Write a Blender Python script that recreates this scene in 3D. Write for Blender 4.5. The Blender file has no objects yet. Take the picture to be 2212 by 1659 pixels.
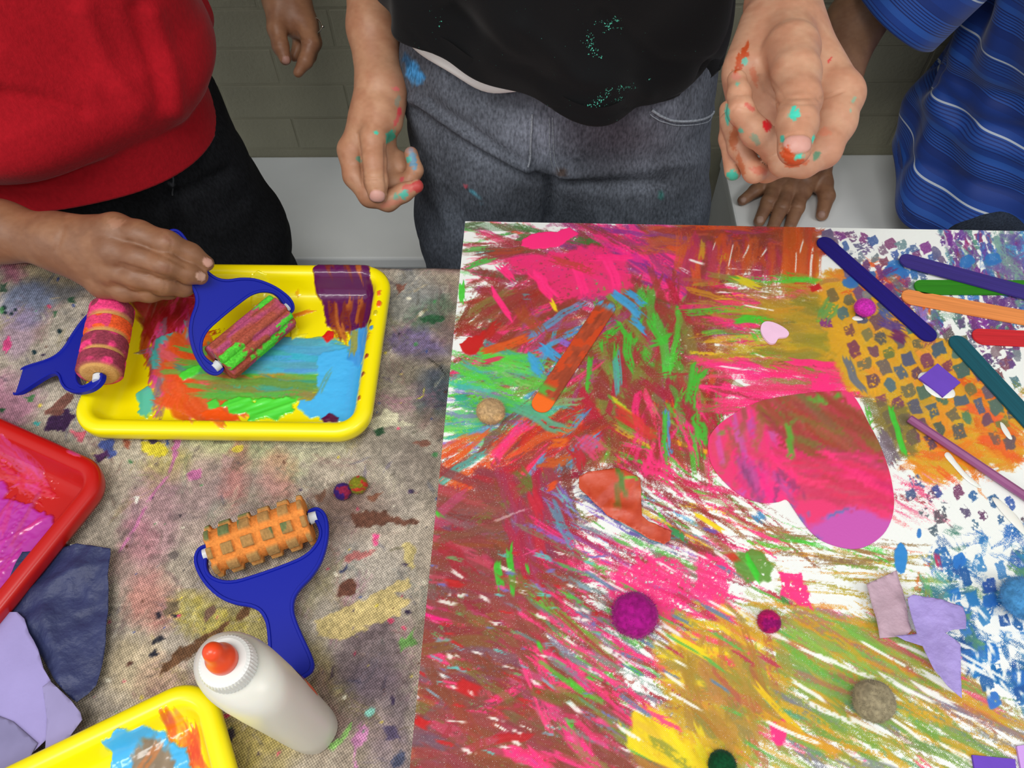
import bpy, bmesh, math, random
import numpy as np
from mathutils import Vector, Matrix

# ------------------------------------------------------------------ camera
F_PX = 1661.0; TILT = math.radians(33.5); ROLL = math.radians(-1.5); CAM_Z = 1.34
fwd = np.array([0, math.sin(TILT), -math.cos(TILT)]); up0 = np.array([0, math.cos(TILT), math.sin(TILT)])
xax = np.array([1.0, 0, 0])
RT = xax*math.cos(ROLL) + up0*math.sin(ROLL); UP = up0*math.cos(ROLL) - xax*math.sin(ROLL)
CAM = np.array([0, 0, CAM_Z])
scene = bpy.context.scene; COL = scene.collection
cd = bpy.data.cameras.new('camera'); cam = bpy.data.objects.new('camera', cd); COL.objects.link(cam)
cd.sensor_fit = 'HORIZONTAL'; cd.sensor_width = 36.0; cd.lens = F_PX/2212*36.0; cd.clip_start = 0.02; cd.clip_end = 30
M = Matrix.Identity(4)
for i in range(3):
    M[i][0] = RT[i]; M[i][1] = UP[i]; M[i][2] = -fwd[i]; M[i][3] = CAM[i]
cam.matrix_world = M
scene.camera = cam

# ------------------------------------------------------------------ light
world = bpy.data.worlds.new('room_ambience'); scene.world = world; world.use_nodes = True
bg = world.node_tree.nodes['Background']; bg.inputs[0].default_value = (0.93, 0.97, 1.0, 1); bg.inputs[1].default_value = 0.62
def area(name, loc, size, size_y, power, color, target):
    l = bpy.data.lights.new(name, 'AREA'); l.shape = 'RECTANGLE'; l.size = size; l.size_y = size_y; l.energy = power; l.color = color
    o = bpy.data.objects.new(name, l); COL.objects.link(o); o.location = loc
    o.rotation_euler = (Vector(target)-Vector(loc)).to_track_quat('-Z', 'Y').to_euler()
    return o
area('ceiling_troffer_light', (-0.4, -0.35, 2.62), 1.2, 0.6, 24, (1.0, 0.98, 0.94), (-0.4, -0.35, 0))
area('ceiling_troffer_light', (1.6, -0.9, 2.62), 1.2, 0.6, 22, (1.0, 0.98, 0.94), (1.6, -0.9, 0))
area('ceiling_troffer_light', (-1.9, -1.2, 2.62), 1.2, 0.6, 22, (1.0, 0.98, 0.94), (-1.9, -1.2, 0))
vs = scene.view_settings
scene.display_settings.display_device = 'sRGB'
vs.view_transform = 'Standard'; vs.look = 'None'; vs.gamma = 1.0; vs.use_curve_mapping = False; vs.exposure = 0.0

# ------------------------------------------------------------------ helpers
def ray(x, y): return RT*(x-1106.0) + UP*(829.5-y) + fwd*F_PX
def PZ(x, y, z): d = ray(x, y); return CAM + d*((z-CAM_Z)/d[2])       # point of the photo on a height
def PY(x, y, Y): d = ray(x, y); return CAM + d*(Y/d[1])               # point of the photo at a distance into the room
def PD(x, y, d): return CAM + ray(x, y)*(d/F_PX)                      # point of the photo at a depth
def pix(p):
    d = np.asarray(p) - CAM; k = d@fwd
    return 1106 + F_PX*(d@RT)/k, 829.5 - F_PX*(d@UP)/k, k
def s2l(c):
    c = np.asarray(c, dtype=np.float64)
    return np.where(c <= 0.04045, c/12.92, ((np.maximum(c, 0)+0.055)/1.055)**2.4)
def H(h):
    h = h.lstrip('#'); return np.array([int(h[i:i+2], 16)/255 for i in (0, 2, 4)])
def L4(h):
    c = s2l(H(h)) if isinstance(h, str) else s2l(h); return (float(c[0]), float(c[1]), float(c[2]), 1.0)
def rotz(a): return np.array([[math.cos(a), -math.sin(a), 0], [math.sin(a), math.cos(a), 0], [0, 0, 1.0]])

def link(o, parent=None):
    COL.objects.link(o)
    if parent is not None: o.parent = parent
    return o
def tag(o, label=None, cat=None, group=None, kind=None):
    if label: o['label'] = label
    if cat: o['category'] = cat
    if group: o['group'] = group
    if kind: o['kind'] = kind
    return o
def empty(name, loc, rz=0, parent=None):
    o = bpy.data.objects.new(name, None); o.location = [float(v) for v in loc]; o.rotation_euler = (0, 0, rz); o.empty_display_size = 0.02
    return link(o, parent)
def mesh_np(name, v, f, smooth=True):
    """v (n,3), f (m,4) or (m,3) array"""
    v = np.ascontiguousarray(v, dtype=np.float32); f = np.ascontiguousarray(f, dtype=np.int32)
    me = bpy.data.meshes.new(name); k = f.shape[1]
    me.vertices.add(len(v)); me.vertices.foreach_set('co', v.ravel())
    me.loops.add(f.size); me.loops.foreach_set('vertex_index', f.ravel())
    me.polygons.add(len(f)); me.polygons.foreach_set('loop_start', np.arange(0, f.size, k, dtype=np.int32))
    me.update(calc_edges=True)
    me.polygons.foreach_set('use_smooth', np.full(len(f), smooth))
    me.update(); return me
def col_attr(me, rgb, a=None, name='Col'):
    n = len(me.vertices); at = me.color_attributes.new(name, 'FLOAT_COLOR', 'POINT')
    buf = np.ones((n, 4), np.float32); buf[:, :3] = s2l(np.clip(rgb, 0, 1))
    if a is not None: buf[:, 3] = a
    at.data.foreach_set('color', buf.ravel())
def put(name, me, mat, parent=None, loc=None):
    o = bpy.data.objects.new(name, me); me.materials.clear(); me.materials.append(mat)
    if loc is not None: o.location = [float(x) for x in loc]
    return link(o, parent)
def bm_obj(name, bm, mat, parent=None, loc=None, smooth=False):
    me = bpy.data.meshes.new(name); bmesh.ops.recalc_face_normals(bm, faces=bm.faces); bm.to_mesh(me); bm.free()
    if smooth: me.polygons.foreach_set('use_smooth', np.full(len(me.polygons), True))
    return put(name, me, mat, parent, loc)
def box_bm(bm, c, s, rz=0, bevel=0):
    r = bmesh.ops.create_cube(bm, size=1.0, matrix=Matrix.Translation(Vector(c)) @ Matrix.Rotation(rz, 4, 'Z') @ Matrix.Diagonal((*s, 1)))
    if bevel:
        es = list({e for v in r['verts'] for e in v.link_edges})
        bmesh.ops.bevel(bm, geom=es, offset=bevel, segments=2, profile=0.6, affect='EDGES')
def grid_faces(ny, nx):
    i = np.arange(ny-1)[:, None]*nx + np.arange(nx-1)[None, :]
    return np.stack([i, i+1, i+1+nx, i+nx], -1).reshape(-1, 4)

# value noise on a hashed lattice
def _h(ix, iy, seed):
    n = ix*np.uint32(374761393) + iy*np.uint32(668265263) + np.uint32((seed*1442695041) & 0xffffffff)
    n = (n ^ (n >> np.uint32(13)))*np.uint32(1274126177)
    n = n ^ (n >> np.uint32(16)); n = n*np.uint32(2246822519)
    return ((n >> np.uint32(12)) & np.uint32(0xffff)).astype(np.float32)*np.float32(1/65535)
def vnoise(x, y, seed=0):
    x = np.asarray(x, dtype=np.float32); y = np.asarray(y, dtype=np.float32); x, y = np.broadcast_arrays(x, y)
    ix = np.floor(x); iy = np.floor(y); fx = x-ix; fy = y-iy
    fx = fx*fx*(3-2*fx); fy = fy*fy*(3-2*fy); ix = ix.astype(np.int32).view(np.uint32); iy = iy.astype(np.int32).view(np.uint32); o = np.uint32(1)
    a = _h(ix, iy, seed); b = _h(ix+o, iy, seed); c = _h(ix, iy+o, seed); d = _h(ix+o, iy+o, seed)
    return (a*(1-fx)+b*fx)*(1-fy) + (c*(1-fx)+d*fx)*fy
def fbm(x, y, seed=0, o=3):
    r = 0; a = 1; t = 0
    for k in range(o):
        r = r + a*vnoise(x*2**k, y*2**k, seed+k*17); t += a; a *= .5
    return r/t
def sstep(a, b, x):
    t = np.clip((x-a)/(b-a), 0, 1); return t*t*(3-2*t)

# ------------------------------------------------------------------ materials
def new_mat(name):
    m = bpy.data.materials.new(name); m.use_nodes = True; nt = m.node_tree
    return m, nt, nt.nodes['Principled BSDF']
def nd(nt, t, **kw):
    n = nt.nodes.new(t)
    for k, v in kw.items(): setattr(n, k, v)
    return n
def bump_chain(nt, b, coord, scale, strength, dist=0.001, detail=3, kind='noise', stretch=None):
    if stretch:
        mp = nd(nt, 'ShaderNodeMapping'); mp.inputs['Scale'].default_value = stretch; nt.links.new(coord, mp.inputs[0]); coord = mp.outputs[0]
    if kind == 'noise':
        t = nd(nt, 'ShaderNodeTexNoise'); t.inputs['Scale'].default_value = scale; t.inputs['Detail'].default_value = detail; o = t.outputs[0]
    else:
        t = nd(nt, 'ShaderNodeTexVoronoi'); t.inputs['Scale'].default_value = scale; o = t.outputs[0]
    nt.links.new(coord, t.inputs['Vector'])
    bp = nd(nt, 'ShaderNodeBump'); bp.inputs['Strength'].default_value = strength; bp.inputs['Distance'].default_value = dist
    nt.links.new(o, bp.inputs['Height'])
    prev = b.inputs['Normal'].links[0].from_socket if b.inputs['Normal'].links else None
    if prev is not None: nt.links.new(prev, bp.inputs['Normal'])
    nt.links.new(bp.outputs[0], b.inputs['Normal'])
    return o
def simple(name, col, rough=.5, spec=.5, var=0, vscale=40, bump=0, bscale=200, bdist=.001, sss=0, attr=False, coat=0, stretch=None, sheen=0, metal=0, detail=3):
    m, nt, b = new_mat(name); tc = nd(nt, 'ShaderNodeTexCoord'); co = tc.outputs['Object']
    b.inputs['Roughness'].default_value = rough; b.inputs['Specular IOR Level'].default_value = spec; b.inputs['Metallic'].default_value = metal
    b.inputs['Coat Weight'].default_value = coat; b.inputs['Coat Roughness'].default_value = .12
    if sheen:
        b.inputs['Sheen Weight'].default_value = sheen; b.inputs['Sheen Roughness'].default_value = .4
    if attr:
        at = nd(nt, 'ShaderNodeVertexColor', layer_name='Col'); src = at.outputs[0]
    else:
        rg = nd(nt, 'ShaderNodeRGB'); rg.outputs[0].default_value = L4(col); src = rg.outputs[0]
    if var:
        mp = nd(nt, 'ShaderNodeMapping'); mp.inputs['Scale'].default_value = stretch or (1, 1, 1); nt.links.new(co, mp.inputs[0])
        t = nd(nt, 'ShaderNodeTexNoise'); t.inputs['Scale'].default_value = vscale; t.inputs['Detail'].default_value = 4; nt.links.new(mp.outputs[0], t.inputs['Vector'])
        mr = nd(nt, 'ShaderNodeMapRange'); mr.inputs[3].default_value = 1-var; mr.inputs[4].default_value = 1+var; mr.inputs[1].default_value = .3; mr.inputs[2].default_value = .7
        nt.links.new(t.outputs[0], mr.inputs[0])
        mx = nd(nt, 'ShaderNodeVectorMath', operation='SCALE'); nt.links.new(src, mx.inputs[0]); nt.links.new(mr.outputs[0], mx.inputs['Scale']); src = mx.outputs[0]
    nt.links.new(src, b.inputs['Base Color'])
    if bump: bump_chain(nt, b, co, bscale, bump, bdist, detail, stretch=stretch)
    if sss:
        b.inputs['Subsurface Weight'].default_value = sss; b.inputs['Subsurface Radius'].default_value = (.008, .0035, .002); b.inputs['Subsurface Scale'].default_value = .6
    return m
def weave(nt, b, co, pitch, strength, dist, rot=0.0):
    """plain-weave relief: two crossed sine bands plus a little noise; returns a 0..1 thread height"""
    mp = nd(nt, 'ShaderNodeMapping'); mp.inputs['Rotation'].default_value = (0, 0, rot); nt.links.new(co, mp.inputs[0])
    sx = nd(nt, 'ShaderNodeSeparateXYZ'); nt.links.new(mp.outputs[0], sx.inputs[0])
    outs = []
    for k in (0, 1):
        ml = nd(nt, 'ShaderNodeMath', operation='MULTIPLY'); ml.inputs[1].default_value = 2*math.pi/pitch; nt.links.new(sx.outputs[k], ml.inputs[0])
        s = nd(nt, 'ShaderNodeMath', operation='SINE'); nt.links.new(ml.outputs[0], s.inputs[0]); outs.append(s.outputs[0])
    mu = nd(nt, 'ShaderNodeMath', operation='MULTIPLY'); nt.links.new(outs[0], mu.inputs[0]); nt.links.new(outs[1], mu.inputs[1])
    mr = nd(nt, 'ShaderNodeMapRange'); mr.inputs[1].default_value = -1; mr.inputs[2].default_value = 1; nt.links.new(mu.outputs[0], mr.inputs[0])
    bp = nd(nt, 'ShaderNodeBump'); bp.inputs['Strength'].default_value = strength; bp.inputs['Distance'].default_value = dist
    nt.links.new(mr.outputs[0], bp.inputs['Height']); nt.links.new(bp.outputs[0], b.inputs['Normal'])
    return mr.outputs[0]
# ------------------------------------------------------------------ brush rasteriser (paint laid on a flat sheet as vertex colour, coverage and relief)
class Painter:
    def __init__(s, org, ux, vx, us, vs_, z, base, seed=1):
        s.org = np.array([org[0], org[1], z]); s.ux = np.asarray(ux); s.vx = np.asarray(vx); s.us = us; s.vs = vs_; s.z = z
        s.rgb = np.empty((len(vs_), len(us), 3), np.float32); s.rgb[:] = H(base) if isinstance(base, str) else base
        s.cov = np.zeros((len(vs_), len(us)), np.float32); s.h = np.zeros_like(s.cov); s.rs = np.random.RandomState(seed); s.k = seed*1000
    def uv(s, x, y):
        p = PZ(x, y, s.z) - s.org; return np.array([p@s.ux, p@s.vx])
    def mpp(s, x, y): return np.linalg.norm(PZ(x+1, y, s.z)-PZ(x, y, s.z))
    def box(s, lo, hi):
        a = max(np.searchsorted(s.us, lo[0])-1, 0); b = np.searchsorted(s.us, hi[0])+1
        c = max(np.searchsorted(s.vs, lo[1])-1, 0); d = np.searchsorted(s.vs, hi[1])+1
        return slice(c, d), slice(a, b)
    def lay(s, sl, m, col, cover, hh):
        s.rgb[sl] += (np.asarray(col)-s.rgb[sl])*m[..., None]
        s.cov[sl] += (1-s.cov[sl])*np.clip(m*cover, 0, 1); s.h[sl] = s.h[sl]*(1-.5*m) + hh*m
    def stroke(s, x0, y0, x1, y1, w, col, a=.92, dry=.35, h=.12, curve=0., soft=.3, col2=None, wet=1.0, fade=.35):
        p = s.uv(x0, y0); q = s.uv(x1, y1); s.stroke_uv(p, q, w*s.mpp((x0+x1)/2, (y0+y1)/2), col, a, dry, h, curve, soft, col2, wet, fade)
    def stroke_uv(s, p, q, w, col, a=.92, dry=.35, h=.12, curve=0., soft=.3, col2=None, wet=1.0, fade=.35):
        col = H(col) if isinstance(col, str) else np.asarray(col); s.k += 1; k = s.k
        L = max(np.linalg.norm(q-p), 1e-4); t = (q-p)/L; pad = w*(.8+abs(curve)) + .002
        lo = np.minimum(p, q)-pad; hi = np.maximum(p, q)+pad; sl = s.box(lo, hi)
        U, V = np.meshgrid(s.us[sl[1]].astype(np.float32), s.vs[sl[0]].astype(np.float32))
        if U.size == 0: return
        du = U-p[0]; dv = V-p[1]; S = (du*t[0]+dv*t[1])/L; T = -du*t[1]+dv*t[0]
        T = T - curve*w*4*S*(1-S) + (vnoise(S*L/.011, 0*S, k)-.5)*w*.28
        hw = w/2
        m = 1-np.clip((np.abs(T)-hw*(1-soft))/(hw*soft), 0, 1)
        e = S + (vnoise(T/.0017, 0*T, k+7)-.5)*min(.5, .012/L)
        m = m*np.clip(e*L/.003+.3, 0, 1)*np.clip((1-e)*L/.004+.2, 0, 1)
        if not m.any(): return
        br = .6*vnoise(S*L/.028, T/.0012, k+3) + .4*vnoise(U/.0017, V/.0017, k+5)
        thr = dry*.75 + fade*dry*S
        m = m*np.clip((br-thr)/.16+.5, 0, 1)
        c = col[None, None, :] + (br[..., None]-.5)*.10
        if col2 is not None:
            c2 = H(col2) if isinstance(col2, str) else np.asarray(col2); wv = sstep(.35, .65, vnoise(S*1.3+.2, T/(w*.4), k+9))[..., None]; c = c*(1-wv)+(c2)*wv
        s.lay(sl, m*a, np.clip(c, 0, 1), wet, h*(.5+br))
    def blob(s, pts, col, a=1., soft=1.5, wob=3., h=.25, dry=0., cover=1., uvs=False, streak=None):
        """filled outline in photo pixels"""
        col = H(col) if isinstance(col, str) else np.asarray(col); s.k += 1; k = s.k
        P = np.array([s.uv(x, y) for x, y in pts]) if not uvs else np.asarray(pts)
        mp = .00042
        pad = .004; sl = s.box(P.min(0)-pad, P.max(0)+pad); U, V = np.meshgrid(s.us[sl[1]].astype(np.float32), s.vs[sl[0]].astype(np.float32))
        if U.size == 0: return
        U2 = U + (fbm(U/.006, V/.006, k)-.5)*wob*mp*2; V2 = V + (fbm(U/.006, V/.006, k+5)-.5)*wob*mp*2
        ins = np.zeros(U.shape, bool); dm = np.full(U.shape, 1e9); n = len(P)
        for i in range(n):
            a0, b0 = P[i], P[(i+1) % n]; e = b0-a0
            tt = np.clip(((U2-a0[0])*e[0]+(V2-a0[1])*e[1])/max(e@e, 1e-12), 0, 1)
            dm = np.minimum(dm, (U2-a0[0]-tt*e[0])**2+(V2-a0[1]-tt*e[1])**2)
            cr = (a0[1] > V2) != (b0[1] > V2)
            with np.errstate(divide='ignore', invalid='ignore'):
                xi = (b0[0]-a0[0])*(V2-a0[1])/(b0[1]-a0[1])+a0[0]
            ins ^= cr & (U2 < xi)
        d = np.sqrt(dm)*np.where(ins, 1, -1)
        m = np.clip(d/(soft*mp*2)+.5, 0, 1)
        if dry > 0:
            br = .5*vnoise(U/.0013, V/.0013, k+3)+.5*vnoise(U/.003, V/.003, k+4); m = m*np.clip((br-dry)/.16+.5, 0, 1)
        hh = h*(.7+.6*fbm(U/.004, V/.004, k+8)) if streak is None else h*(.5+vnoise((U*streak[0]+V*streak[1])/.02, (-U*streak[1]+V*streak[0])/.0030, k+2))
        c = col[None, None, :]+np.zeros(U.shape+(1,))
        if streak is not None: c = np.clip(c + (hh[..., None]/max(h, 1e-6)-1)*.10, 0, 1)
        s.lay(sl, m*a, c, cover, hh)
    def zone(s, poly, n, ang, length, width, cols, a=.72, dry=.42, jit=12, wet=.9, h=.1, curve=.15, soft=.35, fan=None, fade=.35):
        """n random strokes inside an outline; cols = [(weight, colour)...]; fan=(cx,cy) turns each stroke to point away from a point"""
        P = np.array(poly, float); lo = P.min(0); hi = P.max(0); ws = np.array([c[0] for c in cols], float); ws /= ws.sum(); done = 0; tries = 0
        while done < n and tries < n*20:
            tries += 1; x, y = s.rs.uniform(lo, hi); ins = False; j = len(P)-1
            for i in range(len(P)):
                if (P[i, 1] > y) != (P[j, 1] > y) and x < (P[j, 0]-P[i, 0])*(y-P[i, 1])/(P[j, 1]-P[i, 1])+P[i, 0]: ins = not ins
                j = i
            if not ins: continue
            done += 1
            an = ang if fan is None else math.degrees(math.atan2(y-fan[1], x-fan[0]))
            an = math.radians(an + s.rs.normal()*jit); l = length*s.rs.uniform(.55, 1.35); w = width*s.rs.uniform(.6, 1.4)
            dx = math.cos(an)*l/2; dy = math.sin(an)*l/2; c = cols[s.rs.choice(len(cols), p=ws)][1]; c = np.clip((H(c) if isinstance(c, str) else c) + s.rs.normal(size=3)*.025, 0, 1)
            s.stroke(x-dx, y-dy, x+dx, y+dy, w, c, a*s.rs.uniform(.8, 1.05), np.clip(dry+s.rs.normal()*.1, 0, .85), h, s.rs.normal()*curve, soft, wet=wet, fade=fade)
    def dabs(s, x0, y0, e1, e2, n1, n2, sz, cols, a=.9, dry=.35, jit=.18, drop=.1, h=.12, clip=None):
        """stamped rows of small dabs; e1,e2 = pixel steps along both directions"""
        for i in range(n1):
            for j in range(n2):
                if s.rs.rand() < drop: continue
                x = x0+e1[0]*i+e2[0]*j+s.rs.normal()*jit*abs(e1[0]+e2[0])*.5; y = y0+e1[1]*i+e2[1]*j+s.rs.normal()*jit*abs(e1[1]+e2[1])*.5
                if clip and not clip(x, y): continue
                c = cols[s.rs.randint(len(cols))]; l = np.hypot(*e2)
                dx, dy = np.array(e2)/l; w = sz[0]*s.rs.uniform(.75, 1.2); ll = sz[1]*s.rs.uniform(.75, 1.25)
                pts = []
                for (q, r) in ((-1, -1), (0, -1.1), (1, -.9), (1.05, 0), (1, 1), (0, 1.1), (-1, .9), (-1.05, 0)):
                    pts.append((x+dx*q*ll/2-dy*r*w/2+s.rs.normal()*1.6, y+dy*q*ll/2+dx*r*w/2+s.rs.normal()*1.6))
                s.blob(pts, np.clip(H(c)+s.rs.normal(size=3)*.03, 0, 1), a, 1.2, 4., h, dry=np.clip(dry+s.rs.normal()*.12, 0, .7))
# ------------------------------------------------------------------ room shell
TABLE_Z = 0.74; BENCH_Z = 0.40
WY = math.radians(-1.9); WALL0 = np.array([0.0, 1.128, 0.0])
m_wall = simple('painted_brick', '#97947f', .62, .35, var=.07, vscale=9, bump=.5, bscale=160, bdist=.002)
m_floor = simple('vinyl_floor', '#5b564e', .5, .4, var=.12, vscale=6)
m_ceil = simple('ceiling_tile', '#d8d5cb', .9, .2, var=.03, vscale=30)
bm = bmesh.new(); box_bm(bm, (0, -.6, -.025), (5.4, 5.0, .05)); tag(bm_obj('floor', bm, m_floor), 'grey vinyl floor under the table and bench', 'floor', kind='structure')
wall = empty('wall_back', WALL0, WY); tag(wall, 'grey painted brick wall behind the three people', 'wall', kind='structure')
bm = bmesh.new(); box_bm(bm, (0, .0447, 1.35), (5.4, .10, 2.7)); bm_obj('mortar_bed', bm, m_wall, wall)
bm = bmesh.new(); box_bm(bm, (0, 0, 0), (.207, .02, .0622), bevel=.0016); brick0 = None
rs = random.Random(4)
for k in range(11):
    z = .418 + .0661*(k-.5)
    for j in range(-8, 8):
        x = (.211*j) + (.1055 if k % 2 else 0) + .05
        if brick0 is None:
            b = bm_obj('brick', bm, m_wall, wall); brick0 = b
        else:
            b = bpy.data.objects.new('brick', brick0.data); link(b, wall)
        b.location = (x, .0036+rs.uniform(-.0005, .0005), z); b.rotation_euler = (rs.uniform(-.006, .006), 0, rs.uniform(-.002, .002))

# two white benches against the wall
m_white = simple('white_laminate', '#eef1f1', .38, .5, var=.02, vscale=14)
m_shadowgap = simple('dark_kickboard', '#232323', .6)
def bench(x0, x1, label):
    e = empty('storage_bench', tuple(WALL0[:2]) + (0,), WY); tag(e, label, 'bench', 'white benches along the wall')
    cx = (x0+x1)/2; w = x1-x0
    bm = bmesh.new(); box_bm(bm, (cx, -.132, BENCH_Z-.012), (w, .252, .024), bevel=.004); bm_obj('seat_top', bm, m_white, e)
    bm = bmesh.new(); box_bm(bm, (cx, -.245, .216), (w-.02, .016, .318), bevel=.002); bm_obj('front_panel', bm, m_white, e)
    for s in (x0+.012, x1-.012):
        bm = bmesh.new(); box_bm(bm, (s, -.12, .216), (.016, .23, .318), bevel=.002); bm_obj('side_panel', bm, m_white, e)
    bm = bmesh.new(); box_bm(bm, (cx, -.13, .027), (w-.05, .20, .054)); bm_obj('kickboard', bm, m_shadowgap, e)
    return e
bench(-1.5, -.06, 'long white bench behind the red shirt person')
bench(.392, 1.75, 'white bench the blue shirt person sits on')

# work table under the drop cloth
TY = math.radians(-3.1); T0 = np.array([0.0, .5355, 0.0]); TR = rotz(TY)
def tab(x, y, z=0): return T0 + TR@np.array([x, y, z])
tbl = empty('work_table', T0, TY); tag(tbl, 'table hidden under the paint-stained drop cloth', 'table')
m_wood = simple('table_laminate', '#9b8a73', .45, .4, var=.1, vscale=30, stretch=(1, 12, 12))
m_steel = simple('grey_steel', '#6d7073', .35, .5, metal=.8)
bm = bmesh.new(); box_bm(bm, (.1, -.385, TABLE_Z-.018), (1.8, .75, .028), bevel=.004); bm_obj('table_top', bm, m_wood, tbl)
for x in (-.74, .94):
    for y in (-.06, -.70):
        bm = bmesh.new(); bmesh.ops.create_cone(bm, cap_ends=True, segments=16, radius1=.016, radius2=.018, depth=TABLE_Z-.032, matrix=Matrix.Translation((x, y, (TABLE_Z-.032)/2))); bm_obj('leg', bm, m_steel, tbl, smooth=True)
bm = bmesh.new()
for y in (-.06, -.70): box_bm(bm, (.1, y, TABLE_Z-.055), (1.68, .02, .045))
for x in (-.74, .94): box_bm(bm, (x, -.38, TABLE_Z-.055), (.02, .64, .045))
bm_obj('apron_frame', bm, m_steel, tbl)

# ------------------------------------------------------------------ drop cloth
def axis_cells(a, d0, d1, b, fine, coarse):
    r = []
    if a < d0: r.append(np.linspace(a, d0, max(2, int((d0-a)/coarse)), endpoint=False))
    r.append(np.linspace(d0, d1, int((d1-d0)/fine), endpoint=False))
    if d1 < b: r.append(np.linspace(d1, b, max(2, int((b-d1)/coarse))))
    else: r.append(np.array([b]))
    return np.concatenate(r)
us = axis_cells(-.80, -.585, .0, .98, .0014, .009); vs_ = axis_cells(-.012, -.006, .505, .775, .0014, .009)
vs_ = np.concatenate([[-.075, -.055, -.035, -.022], vs_])   # hanging strip beyond the far edge
cl = Painter(T0, TR@xax, TR@np.array([0, -1.0, 0]), us, vs_, TABLE_Z, '#b3a797', seed=11)
UU, VV = np.meshgrid(us, vs_)
n = fbm(UU/.05, VV/.05, 3, 4); n2 = fbm(UU/.02, VV/.016, 9, 3)
cl.rgb *= (0.80+.34*n+.16*(n2-.5))[..., None]
def soft(pts, col, a, w=60, sf=14): cl.blob(pts, col, a, sf, 14, .0, 0, 0)
def ell(x, y, rx, ry, n=12, rot=0):
    r = []
    for i in range(n):
        t = 2*math.pi*i/n; a = rx*math.cos(t); b = ry*math.sin(t); r.append((x+a*math.cos(rot)-b*math.sin(rot), y+a*math.sin(rot)+b*math.cos(rot)))
    return r
for i in range(46):
    x, y = cl.rs.uniform(1000, 3000), cl.rs.uniform(560, 1900); soft(ell(x, y, cl.rs.uniform(40, 140), cl.rs.uniform(30, 80)), ['#7c6258', '#8d7b6c', '#6a5a8e', '#b3788f', '#b8a62f', '#4d5663', '#3f6349'][cl.rs.randint(7)], .5)
# broad soaked stains (x, y, rx, ry, colour, strength)
for x, y, rx, ry, c, a in [
    (120, 620, 110, 40, '#4d5663', .55), (60, 660, 60, 50, '#6d7fae', .5), (40, 720, 40, 60, '#a77fb0', .4), (180, 720, 80, 70, '#c9c2b4', .6), (90, 590, 90, 16, '#c3b184', .6),
    (30, 590, 25, 20, '#b0527c', .6), (30, 860, 60, 60, '#b0648f', .55), (100, 800, 90, 50, '#a9a095', .5), (170, 900, 70, 45, '#cfc5b3', .5),
    (300, 980, 60, 50, '#cdc3ad', .5), (500, 960, 170, 36, '#b9c98d', .65), (430, 1000, 80, 40, '#cfc59a', .5), (360, 1010, 50, 40, '#b9a54b', .45), (640, 960, 120, 40, '#b7bd94', .45),
    (330, 1130, 60, 90, '#b3788f', .45), (300, 1170, 40, 50, '#c66f86', .35), (430, 1050, 90, 60, '#a2848c', .4), (510, 1030, 26, 80, '#c45f56', .5), (600, 1030, 40, 60, '#bf6d64', .45), (470, 1080, 150, 90, '#9d7f80', .35),
    (330, 1300, 60, 70, '#c77a70', .6), (300, 1220, 60, 60, '#b98b8a', .4), (400, 1260, 60, 50, '#b3a492', .4), (300, 1450, 70, 80, '#c6b184', .45), (360, 1480, 60, 60, '#bd8a7a', .4),
    (450, 1340, 90, 45, '#b8a62f', .62), (540, 1360, 60, 60, '#ab9c3f', .55), (560, 1300, 60, 30, '#a89d77', .4), (560, 1600, 90, 90, '#9c8a34', .62), (640, 1450, 80, 70, '#8c7c46', .55), (700, 1500, 70, 60, '#857258', .5),
    (700, 1120, 110, 60, '#7c6258', .55), (780, 1090, 80, 40, '#6b5048', .5), (830, 1100, 50, 60, '#9d8f83', .5), (720, 1190, 80, 50, '#a99b92', .45), (800, 1240, 80, 60, '#b3aba0', .5), (860, 1050, 40, 80, '#a49a8f', .45),
    (800, 1420, 80, 90, '#75626c', .6), (820, 1520, 70, 100, '#6f5f6b', .62), (760, 1600, 90, 80, '#8d7b6c', .5), (850, 1620, 50, 60, '#7b6a78', .5), (640, 1640, 80, 40, '#a89a84', .5),
    (910, 620, 60, 40, '#7b7f80', .6), (880, 660, 50, 40, '#8c9291', .55), (930, 680, 60, 30, '#3f6349', .55), (900, 745, 70, 34, '#6a5a8e', .75), (970, 720, 30, 30, '#80584c', .5), (950, 600, 50, 20, '#8b7a66', .5),
    (910, 800, 60, 40, '#6d6455', .55), (940, 850, 45, 55, '#434c5e', .72), (870, 830, 50, 60, '#867e6f', .45), (920, 950, 60, 60, '#85796e', .5), (850, 960, 50, 50, '#8d8378', .45), (900, 1010, 50, 60, '#6c625b', .4)]:
    soft(ell(x, y, rx, ry, rot=cl.rs.uniform(-.5, .5)), c, a)
cl.zone([(0, 575), (990, 575), (900, 1659), (0, 1659)], 190, 20, 120, 46, [(3, '#5f5650'), (2, '#8a6a6a'), (2, '#c9bfae'), (1, '#6a6a78'), (1, '#8f8450'), (1, '#a8707f'), (1, '#5f6a5f')], a=.34, dry=.52, jit=70, h=.02, wet=0, soft=.8)
# speckle dust
for poly, n_, cols, dr in [([(0, 570), (990, 570), (900, 1659), (0, 1659)], 420, ['#3a3430', '#5b4a44', '#d7cdb8', '#8c6a62', '#4a4e63', '#c6b07a'], .55)]:
    cl.zone(poly, n_, 60, 34, 9, [(1, c) for c in cols], a=.42, dry=dr, jit=60, h=.03, wet=0)
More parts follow.
